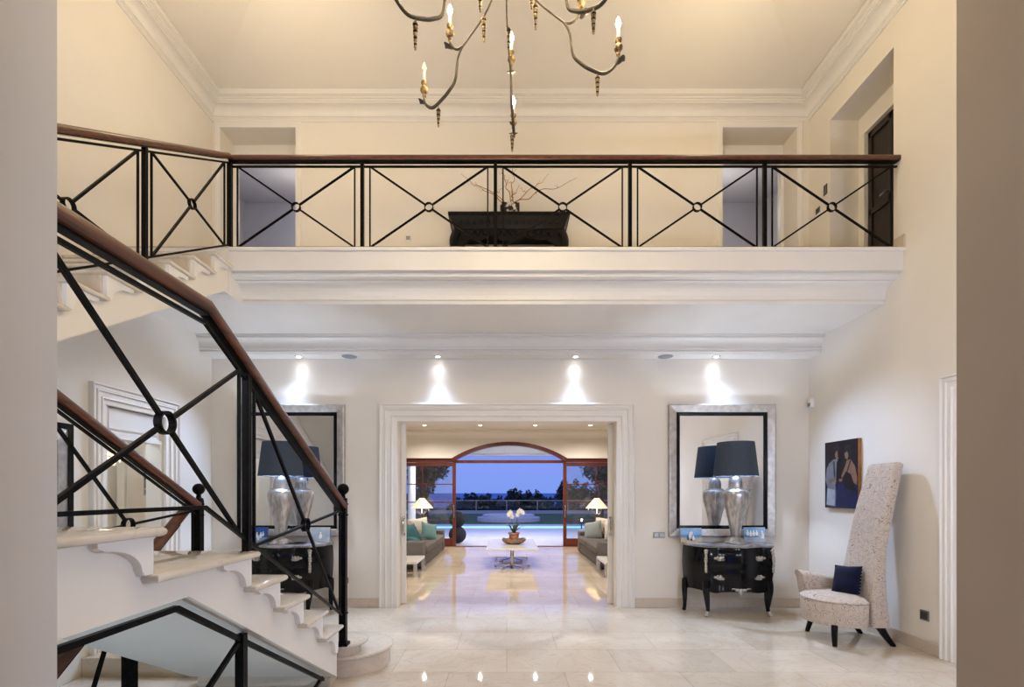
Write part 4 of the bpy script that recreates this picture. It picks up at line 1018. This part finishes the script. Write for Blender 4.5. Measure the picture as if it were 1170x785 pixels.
# side lobby: crystal lamp and monochrome print
r = thing('crystal_pendant', 'small sparkling crystal pendant lamp in the room behind the side door', 'lamp', (-5.0, 6.07, 2.8))
m = MB(); m.tube([(-5.0, 6.07, 2.8), (-5.0, 6.07, 2.2)], .006, 6); m.lathe([(.05, -.03), (.05, 0)], (-5, 6.07, 2.8), 12); m.build('cord', 'steel', r)
m = MB(); m.lathe([(.02, 2.2), (.12, 2.18), (.12, 2.04), (.118, 2.04), (.118, 2.17), (.02, 2.19)], (-5, 6.07, 0), 20, cap=False); m.build('shade', 'cream_shade', r, smooth=40)
m = MB()
for k in range(20): a = k * 2 * PI / 20; m.lathe([(.002, 0), (.011, -.02), (.006, -.05), (.001, -.07)], (-5 + .115 * math.cos(a), 6.07 + .115 * math.sin(a), 2.03 - .02 * (k % 2)), 6)
for k in range(12): a = k * 2 * PI / 12; m.lathe([(.002, 0), (.011, -.02), (.006, -.05), (.001, -.07)], (-5 + .06 * math.cos(a), 6.07 + .06 * math.sin(a), 1.97), 6)
m.build('crystal_fringe', 'crystal', r)
r = thing('framed_print', 'dark monochrome print with a pale lettered strip, seen through the side door', 'picture', (-5.12, 7.0, 1.5))
m = MB(); m.box(-5.25, -4.99, 6.985, 7.0, 1.52, 2.04); m.m = 1; m.box(-5.24, -5.0, 6.983, 6.986, 1.63, 2.03); m.m = 2
for i in range(6): m.box(-5.235 + i * .04, -5.21 + i * .04, 6.983, 6.986, 1.55, 1.60)
m.m = 2; m.prism([(-5.24, 1.63), (-5.24, 1.75), (-5.14, 1.72), (-5.05, 1.66), (-5.0, 1.65), (-5.0, 1.63)], 'y', 6.982, 6.986)
flat('r_dark', (.05, .05, .06)); flat('r_mid', (.16, .16, .17)); m.build('sheet', ['p_grey', 'r_dark', 'r_mid'], r)

# downlights in the bulkhead and two round speakers
spots_x = [-2.78, -.92, .92, 2.80]
SPOT_L = ['recessed spotlight above the mirror behind the stair railing', 'recessed spotlight above the left end of the wide doorway', 'recessed spotlight above the right end of the wide doorway', 'recessed spotlight above the right-hand mirror']
for x, l in zip(spots_x, SPOT_L):
    r = thing('downlight', l, 'light', (x, 6.455, 3.38), 'wall washing spotlights')
    m = MB(); m.lathe([(.032, -.001), (.034, -.006), (.05, -.005), (.052, 0)], (x, 6.455, 3.38), 24); m.build('rim', 'steel', r, smooth=40)
    m = MB(); m.lathe([(.001, -.0065), (.028, -.0065), (.028, -.001)], (x, 6.455, 3.38), 20); m.build('lens', 'spot', r)
for x, l in ((-2.1, 'round ceiling speaker between the two left spotlights'), (2.12, 'round ceiling speaker between the two right spotlights')):
    r = thing('ceiling_speaker', l, 'speaker', (x, 6.455, 3.38), 'round ceiling speakers')
    m = MB(); m.lathe([(.09, -.008), (.095, -.006), (.1, 0)], (x, 6.455, 3.38), 28); m.build('grille', 'speaker', r, smooth=30)
for i, x in enumerate((-2.18, -.70, .76, 2.22)):
    l = ['leftmost of the row of four tiny living room ceiling spots', 'second from left of the four tiny living room ceiling spots', 'third from left of the four tiny living room ceiling spots', 'rightmost of the row of four tiny living room ceiling spots'][i]
    r = thing('downlight', l, 'light', (x, 12.8, 3.35), 'living room ceiling spots')
    m = MB(); m.lathe([(.05, -.004), (.07, -.004), (.072, 0)], (x, 12.8, 3.35), 16); m.build('rim', 'steel', r)
    m = MB(); m.lathe([(.001, -.007), (.048, -.007), (.048, -.001)], (x, 12.8, 3.35), 16); m.build('lens', 'warm_spot', r)

# ================================================================== gallery console and vase
r = thing('console_table', 'black carved altar-style console against the gallery wall', 'console table', (0.02, 6.36, ZG + .006))
zt = 5.13; xc = .03
m = MB(); m.loft([[(xc - w, 6.56, z), (xc + w, 6.56, z), (xc + w, 6.14 - d, z), (xc - w, 6.14 - d, z)] for w, d, z in ((.70, -.03, 4.93), (.705, -.025, 4.95), (.735, -.005, 5.03), (.76, .01, 5.085), (.775, .02, 5.09), (.775, .02, 5.125), (.765, .01, zt))]); m.build('top', 'ebony', r, bevel=.003)
m = MB()
for k in range(46): m.ball((xc - .755 + k * .0336, 6.122, 5.106), .012, 6, 5)
m.build('bead_moulding', 'ebony', r, smooth=60)
m = MB()
for k in range(15):
    x = xc - .62 + k * .0886; m.lathe([(.004, -.006), (.03, -.004), (.02, .006), (.002, .008)], (0, 0, 0), 8); n_ = 8 * 4; m.xf(Matrix.Translation((x, 6.135, 5.0)) @ Matrix.Rotation(PI / 2, 4, 'X'), len(m.v) - n_)
m.build('rosette_frieze', 'ebony', r, smooth=60)
m = MB(); ap = [(xc - .69, 4.93), (xc + .69, 4.93), (xc + .69, 4.62), (xc + .60, 4.72), (xc + .5, 4.80), (xc + .36, 4.79), (xc + .22, 4.84), (xc + .1, 4.79), (xc, 4.77), (xc - .1, 4.79), (xc - .22, 4.84), (xc - .36, 4.79), (xc - .5, 4.80), (xc - .60, 4.72), (xc - .69, 4.62)]
m.prism(ap, 'y', 6.18, 6.22); m.box(xc - .70, xc - .66, 6.2, 6.56, 4.70, 4.93); m.box(xc + .66, xc + .70, 6.2, 6.56, 4.70, 4.93); m.build('apron', 'ebony', r, bevel=.004)
m = MB()
for k in range(-6, 7):
    a, b_ = xc + k * .085, 4.865 + .02 * math.cos(k * 1.4)
    m.tube(spline([(a - .04, 6.17, b_), (a - .02, 6.165, b_ + .03), (a + .01, 6.165, b_ + .02), (a + .005, 6.165, b_ - .01), (a + .035, 6.165, b_ - .02)], 4), .009, 6)
m.build('scrollwork', 'ebony', r, smooth=60)
for sx in (-1, 1):
    for y, q in ((6.2, -1), (6.5, 1)):
        m = MB(); pth = spline([(xc + sx * .67, y, 4.9), (xc + sx * .715, y + q * .012, 4.78), (xc + sx * .70, y, 4.6), (xc + sx * .665, y, 4.4), (xc + sx * .655, y, 4.25), (xc + sx * .69, y + q * .01, 4.13)], 4); n = len(pth)
        m.tube(pth, [.062 - .03 * min(1, i / (n * .5)) for i in range(n)], 10); m.lathe([(.04, 4.096), (.055, 4.11), (.05, 4.14), (.03, 4.15)], (xc + sx * .69, y + q * .01, 0), 14); m.build('leg', 'ebony', r, smooth=50)
m = MB(); m.box(xc - .68, xc + .68, 6.24, 6.54, 4.55, 4.585); m.build('shelf', 'ebony', r, bevel=.003)
r = thing('cube_vase', 'silvered glass cube vase holding twisted twigs on the gallery console', 'vase', (.04, 6.33, zt))
m = MB(); a, b_, c_, h = -.085, .165, 6.22, .175
m.loft([[(a, c_, zt), (b_, c_, zt), (b_, c_ + .25, zt), (a, c_ + .25, zt)], [(a, c_, zt + h), (b_, c_, zt + h), (b_, c_ + .25, zt + h), (a, c_ + .25, zt + h)],
        [(a + .012, c_ + .012, zt + h), (b_ - .012, c_ + .012, zt + h), (b_ - .012, c_ + .238, zt + h), (a + .012, c_ + .238, zt + h)], [(a + .012, c_ + .012, zt + .02), (b_ - .012, c_ + .012, zt + .02), (b_ - .012, c_ + .238, zt + .02), (a + .012, c_ + .238, zt + .02)]])
m.build('vase_body', 'mercury', r, bevel=.003)
RT = random.Random(5)
def twig(p0, tip, r0, wob, n=14, rim=False):
    p0, tip = Vector(p0), Vector(tip); pts = []
    for i in range(n + 1):
        t = i / n; q = p0.lerp(tip, t); a = wob * math.sin(PI * t) ** .5
        if rim and i < 4: pts.append(p0 + Vector((0, 0, .06 * i))); continue
        if rim: q = (p0 + Vector((0, 0, .18))).lerp(tip, (t - 3 / n) / (1 - 3 / n))
        pts.append(q + Vector((RT.uniform(-a, a), RT.uniform(-a, a) * .5, RT.uniform(-a, a) * .8 + .02 * math.sin(t * 14))))
    p = spline(pts, 3); return p, [r0 * (1 - .8 * i / (len(p) - 1)) for i in range(len(p))]
r = thing('willow_branches', 'spray of twisted willow twigs in the cube vase on the gallery console', 'branches', (.04, 6.33, zt + .022))
for tip in ((-.08, 6.33, 5.93), (.07, 6.3, 5.95), (-.60, 6.3, 5.70), (-.42, 6.35, 5.62), (.92, 6.32, 5.66), (.55, 6.33, 5.72), (.16, 6.3, 5.55)):
    p, rr = twig((.04 + RT.uniform(-.05, .05), 6.33 + RT.uniform(-.04, .04), zt + .03), tip, .009, .022, 14, True); m = MB(); m.tube(p, rr, 6)
    for k in (len(p) // 2, len(p) * 3 // 4):
        d = Vector((RT.uniform(-.13, .13), RT.uniform(-.05, .05), RT.uniform(.04, .14))); q, r2 = twig(p[k], Vector(p[k]) + d, rr[k] * .7, .012, 6); m.tube(q, r2, 5)
    m.build('twig', 'twig', r, smooth=60)

# ================================================================== living room
def make_sofa(xf, y0, y1, s, label):
    # s=+1: back towards -x (left sofa), s=-1: mirrored
    r = thing('sofa', label, 'sofa', (xf - s * .5, (y0 + y1) / 2, 0), 'grey sofas')
    X = lambda d: xf - s * d
    def bx(d0, d1, ya, yb, z0, z1): m = MB(); m.box(min(X(d0), X(d1)), max(X(d0), X(d1)), ya, yb, z0, z1); return m
    bx(.03, .95, y0 + .03, y1 - .03, .03, .27).build('base', 'sofa', r, bevel=.015)
    for ya, yb in ((y0, y0 + .26), (y1 - .26, y1)): bx(.0, .95, ya, yb, .025, .56).build('arm', 'sofa', r, bevel=.03, seg=3)
    bx(.72, .97, y0 + .26, y1 - .26, .27, .78).build('back', 'sofa', r, bevel=.04, seg=3)
    n = 2; L_ = (y1 - y0 - .52) / n
    for i in range(n):
        bx(-.03, .72, y0 + .26 + i * L_ + .006, y0 + .26 + (i + 1) * L_ - .006, .27, .45).build('seat_cushion', 'sofa', r, bevel=.045, seg=3)
        bx(.50, .73, y0 + .28 + i * L_, y0 + .26 + (i + 1) * L_ - .02, .45, .74).build('back_cushion', 'sofa', r, bevel=.06, seg=3)
    for d in (.1, .85):
        for y in (y0 + .1, y1 - .1): m = MB(); m.box(X(d) - .03, X(d) + .03, y - .03, y + .03, 0, .03); m.build('foot', 'dark_plastic', r)
    return r
make_sofa(-1.69, 9.85, 13.15, 1, 'grey fabric sofa on the left of the living room')
make_sofa(1.87, 9.75, 12.75, -1, 'grey fabric sofa on the right of the living room')
def cushion(label, c, w, t, rot, k, g='sofa cushions'):
    r = thing('cushion', label, 'cushion', (c[0], c[1], c[2] - w / 2), g); pillow_mb(c, w, w, t, rot).build('cover', k, r, smooth=70)
cushion('deep teal cushion nearest the front arm of the left sofa', (-2.05, 10.35, .66), .44, .16, Rm(90, 0, 55) @ Rm(-25, 0, 10), 'teal')
cushion('second deep teal cushion lying low at the front arm of the left sofa', (-1.95, 10.25, .53), .34, .13, Rm(90, 0, 75) @ Rm(-60, 0, 0), 'teal')
cushion('crumpled cream cushion in the middle of the left sofa', (-2.17, 11.9, .69), .50, .2, Rm(90, 0, 25) @ Rm(-14, 0, 6), 'cream')
cushion('pale aqua cushion in front of the cream one on the left sofa', (-1.86, 11.55, .64), .42, .17, Rm(90, 0, 35) @ Rm(-24, 0, -14), 'aqua')
cushion('grey green cushion at the far end of the right sofa', (2.12, 11.9, .64), .46, .17, Rm(90, 0, -30) @ Rm(-26, 0, 12), 'greyblue')
cushion('white cushion leaning behind the grey green one on the right sofa', (2.42, 11.95, .69), .50, .18, Rm(90, 0, -25) @ Rm(-12, 0, -4), 'cream')
cushion('cream crumpled cushion nearest the doorway on the right sofa', (2.5, 11.35, .68), .48, .2, Rm(90, 0, -40) @ Rm(-12, 0, 8), 'cream')

def side_table(label, x0, x1, y0, y1, h):
    r = thing('side_table', label, 'table', ((x0 + x1) / 2, (y0 + y1) / 2, 0), 'low side tables')
    m = MB(); m.box(x0, x1, y0, y1, h - .05, h); m.build('table_top', 'table_white', r, bevel=.004)
    for x in (x0 + .03, x1 - .03):
        for y in (y0 + .03, y1 - .03): m = MB(); m.box(x - .03, x + .03, y - .03, y + .03, 0, h - .05); m.build('leg', 'chrome', r, bevel=.003)
    m = MB(); m.box(x0 + .03, x1 - .03, y0 + .02, y0 + .04, .07, .09); m.build('stretcher', 'chrome', r)
side_table('low white side table with steel legs by the left sofa', -2.45, -1.66, 8.9, 9.78, .29)
side_table('low white side table with steel legs by the right sofa', 1.80, 2.6, 8.85, 9.68, .29)

def floor_lamp(label, x, y):
    r = thing('floor_lamp', label, 'lamp', (x, y, 0), 'floor lamps')
    m = MB(); m.lathe([(.16, 0), (.16, .015), (.03, .03), (.014, .04)], (x, y, 0), 24); m.build('base', 'bronze', r, smooth=40)
    m = MB(); m.tube([(x, y, .03), (x, y, 1.0)], .014, 8); m.build('pole', 'bronze', r, smooth=40)
    m = MB()
    for s in (-1, 1): m.tube([(x + s * .13 * math.sin(a * D2R), y, 1.09 - .13 * math.cos(a * D2R)) for a in range(0, 91, 10)] + [(x + s * .13, y, 1.14)], .009, 8)
    m.build('bow', 'chrome', r, smooth=40)
    m = MB(); m.lathe([(.31, 1.13), (.07, 1.41), (.066, 1.41), (.305, 1.13)], (x, y, 0), 32, cap=False); m.build('shade', 'cream_shade', r, smooth=40)
    m = MB(); m.ball((x, y, 1.2), .035, 10, 8); m.tube([(x, y, 1.0), (x, y, 1.18)], .008, 6); m.build('bulb', 'warm_spot', r, smooth=60)
floor_lamp('floor lamp with cream cone shade behind the left sofa', -2.36, 13.45)
floor_lamp('floor lamp with cream cone shade behind the right sofa', 2.49, 13.35)

r = thing('coffee_table', 'long white coffee table on star-shaped steel feet in the living room', 'table', (.12, 10.8, 0))
m = MB(); m.box(-.42, .645, 9.76, 11.9, .395, .425); m.build('table_top', 'table_white', r, bevel=.004)
for y in (10.05, 11.2):
    m = MB(); m.lathe([(.035, .05), (.035, .395)], (.115, y, 0), 16); pd = m.build('pedestal', 'chrome', r, smooth=40)
    for k in range(5):
        a = (90 + 72 * k) * D2R; m = MB(); e_ = (.115 + .40 * math.cos(a), y + .40 * math.sin(a)); m.bar((.115, y, .055), (e_[0], e_[1], .045), .05, .022); m.lathe([(.02, 0), (.02, .035)], (e_[0] - .03 * math.cos(a), e_[1] - .03 * math.sin(a), 0), 10); m.build('foot', 'chrome', pd)
r = thing('driftwood_bowl', 'rough brown driftwood bowl on the coffee table', 'bowl', (.14, 10.7, .425))
m = MB(); L = []
for rr, z in ((.12, .4255), (.2, .45), (.245, .50), (.24, .545), (.215, .55), (.2, .51), (.1, .46)):
    L.append([(.14 + rr * (1 + .12 * math.sin(3 * a + 1) + .07 * math.sin(7 * a)) * math.cos(a), 10.7 + rr * .8 * (1 + .1 * math.sin(4 * a)) * math.sin(a), z + .012 * math.sin(5 * a) * (z > .5)) for a in [2 * PI * k / 32 for k in range(32)]])
m.loft(L); m.build('bowl', 'driftwood', r, smooth=50)
r = thing('potted_orchid', 'white orchid in a rust and grey pot standing in the driftwood bowl', 'plant', (.16, 10.7, .465))
m = MB(); m.lathe([(.07, .4655), (.10, .52), (.11, .60), (.10, .64), (.13, .645), (.13, .68), (.11, .68), (.10, .66)], (.16, 10.7, 0), 24); m.build('pot', 'pot', r, smooth=40)
for a, l, h in ((20, .24, .14), (160, .18, .17), (75, .22, .2), (250, .2, .12), (310, .22, .22), (200, .2, .22)):
    ca, sa = math.cos(a * D2R), math.sin(a * D2R); m = MB(); L = []
    for i in range(9):
        t = i / 8; w = .045 * math.sin(PI * (t * .9 + .08)); c = Vector((.16 + ca * l * t, 10.7 + sa * l * t, .66 + h * math.sin(t * PI * .62)))
        L.append([c + Vector((-sa, ca, 0)) * w, c + Vector((0, 0, -.006)), c - Vector((-sa, ca, 0)) * w, c + Vector((0, 0, .005))])
    m.loft(L); m.build('leaf', 'leaf', r, smooth=60)
for sx, top in ((-.05, 1.16), (.08, 1.2)):
    m = MB(); pth = spline([(.16, 10.7, .66), (.16 + sx * .8, 10.7, .9), (.16 + sx, 10.68, top - .1), (.16 + sx * 1.6, 10.64, top), (.16 + sx * 2.4, 10.6, top - .05)], 6); m.tube(pth, .006, 6); sm = m.build('stem', 'leaf', r, smooth=50)
    for k in range(5):
        p = Vector(pth[-1 - k * 3]); m = MB()
        for q in range(5):
            a = (90 + 72 * q) * D2R; w = .024
            m.loft([[(p.x + math.cos(a) * d * .05 - math.sin(a) * ww * w, p.y - .012 + .01 * d, p.z - .03 + math.sin(a) * d * .05 + math.cos(a) * ww * w) for ww in (-s_, 0, s_)] for d, s_ in ((0, .15), (.35, .8), (.7, .9), (1, .25))], cap=False, closed=False)
        m.build('flower', 'petal', sm)
# ================================================================== lights, sky, camera
def point(name, loc, power, col, r=.05):
    l = bpy.data.lights.new(name, 'POINT'); l.energy = power; l.color = col; l.shadow_soft_size = r
    o = bpy.data.objects.new(name, l); COL.objects.link(o); o.location = loc; return o
def spot(name, loc, to, power, col, ang, blend=.5, r=.03):
    l = bpy.data.lights.new(name, 'SPOT'); l.energy = power; l.color = col; l.spot_size = ang * D2R; l.spot_blend = blend; l.shadow_soft_size = r
    o = bpy.data.objects.new(name, l); COL.objects.link(o); o.location = loc
    o.rotation_euler = (Vector(to) - Vector(loc)).to_track_quat('-Z', 'Y').to_euler(); return o
WARM, NEUT, COOL = (1, .81, .51), (1, .92, .86), (.84, .90, 1)

# world: dusk sky, pale at the horizon
wd = bpy.data.worlds.new('dusk'); SC.world = wd; wd.use_nodes = True; nt = wd.node_tree; bg = nt.nodes['Background']
tc = nt.nodes.new('ShaderNodeTexCoord'); sp = nt.nodes.new('ShaderNodeSeparateXYZ'); rp = nt.nodes.new('ShaderNodeValToRGB')
nt.links.new(tc.outputs['Generated'], sp.inputs[0]); nt.links.new(sp.outputs['Z'], rp.inputs['Fac']); nt.links.new(rp.outputs[0], bg.inputs[0])
e = rp.color_ramp.elements; e[0].position = 0; e[0].color = (.17, .27, .70, 1); e[1].position = .15; e[1].color = (.22, .29, .80, 1)
x = e.new(.5); x.color = (.22, .29, .76, 1)
bg.inputs[1].default_value = SKY

cam = bpy.data.cameras.new('camera'); co = bpy.data.objects.new('camera', cam); COL.objects.link(co)
co.location = (0, 0, 1.56); co.rotation_euler = (PI / 2, 0, 0)
cam.sensor_fit = 'HORIZONTAL'; cam.sensor_width = 36; cam.lens = 552 / 1170 * 36
cam.shift_x = 6 / 1170; cam.shift_y = 170.5 / 1170; cam.clip_end = 40000; cam.clip_start = .05
SC.camera = co
vs = SC.view_settings; vs.view_transform = 'Standard'; vs.look = 'None'; vs.gamma = 1; vs.exposure = EXPO; vs.use_curve_mapping = False
cy = SC.cycles
cy.use_denoising = True; cy.max_bounces = 8; cy.diffuse_bounces = 4; cy.glossy_bounces = 5; cy.transmission_bounces = 6; cy.transparent_max_bounces = 12
cy.sample_clamp_indirect = 4; cy.caustics_reflective = False; cy.caustics_refractive = False; cy.use_light_tree = True
# chandelier bulbs
for i, p in enumerate(LIT): point('chandelier_bulb_light', p, 18, WARM, .03)
# downlights in the bulkhead: a beam grazing the wall and a wide throw on the floor
for i, x in enumerate(spots_x):
    spot('downlight_beam', (x, 6.455, 3.365), (x, 6.57, 2.90), 4.2, (.88, .92, 1), 46, 1, .02)
    spot('downlight_halo', (x, 6.455, 3.365), (x, 6.60, 2.90), 3.6, (.74, .83, 1), 96, 1, .02)
    spot('downlight_throw', (x, 6.455, 3.365), (x * (1.3 if abs(x) > 2 else .95), 4.6, 0), 330, (.50, .66, 1), 100, 1, .03)
# added warm fill high in the hall, with no fittings
for x, y in ((-2.4, 4.6), (2.4, 4.6)): point('hall_warm_fill', (x, y, 6.3), 38, WARM, .12)
# table lamps
for x in (2.955, -2.915): point('table_lamp_light', (x, 6.24, 1.98), 50, (.66, .78, 1), .04)
# living room
for x in (-2.18, -.7, .76, 2.22): spot('living_spot', (x, 12.8, 3.33), (x, 12.9, 0), 210, (1, .93, .84), 150, .9, .04)
for x, y in ((-2.36, 13.45), (2.49, 13.35)): point('floor_lamp_light', (x, y, 1.26), 8, (1, .72, .42), .05)
for x in (-2.2, 0, 2.2): spot('living_spot', (x, 8.6, 3.33), (x, 9.2, 0), 220, (1, .93, .84), 150, .9, .05)
# gallery bedrooms, side room, basement
for x in (-3.4, 3.5): point('bedroom_lamp', (x, 8.2, 6.2), 17, (1, .95, .90), .15)
point('lobby_lamp', (-5.0, 6.07, 2.1), 6, (1, .85, .65), .1); point('lobby_fill', (-4.8, 5.2, 2.6), 25, (.80, .89, 1), .1)  # second light is added fill near the doorway, no fitting
point('basement_fill', (-2.0, 1.6, -.6), 34, (.58, .76, 1), .15)  # added blue-grey fill for the stair soffit, no lamp modelled
# added cool fill without fittings, at the entrance wall and over the landing
for x, y, z, q in ((2.2, 1.42, 1.9, 75), (3.5, 1.42, 1.9, 125), (-2.6, -.75, 3.0, 60)): point('hall_cool_fill', (x, y, z), q, (.60, .72, 1), .12)
point('landing_fill', (-1.75, -.7, 1.8), 130, (.62, .75, 1), .25)  # added cool fill to brighten the left wall, no fitting
# entry and porch
point('entry_lamp', (0, -.8, 3.3), 9, (1, .9, .8), .12)
for x in (-2.5, .3, 3.0): spot('porch_spot', (x, 16.5, 2.95), (x, 17.5, 0), 300, (.85, .88, 1), 150, .8, .05)
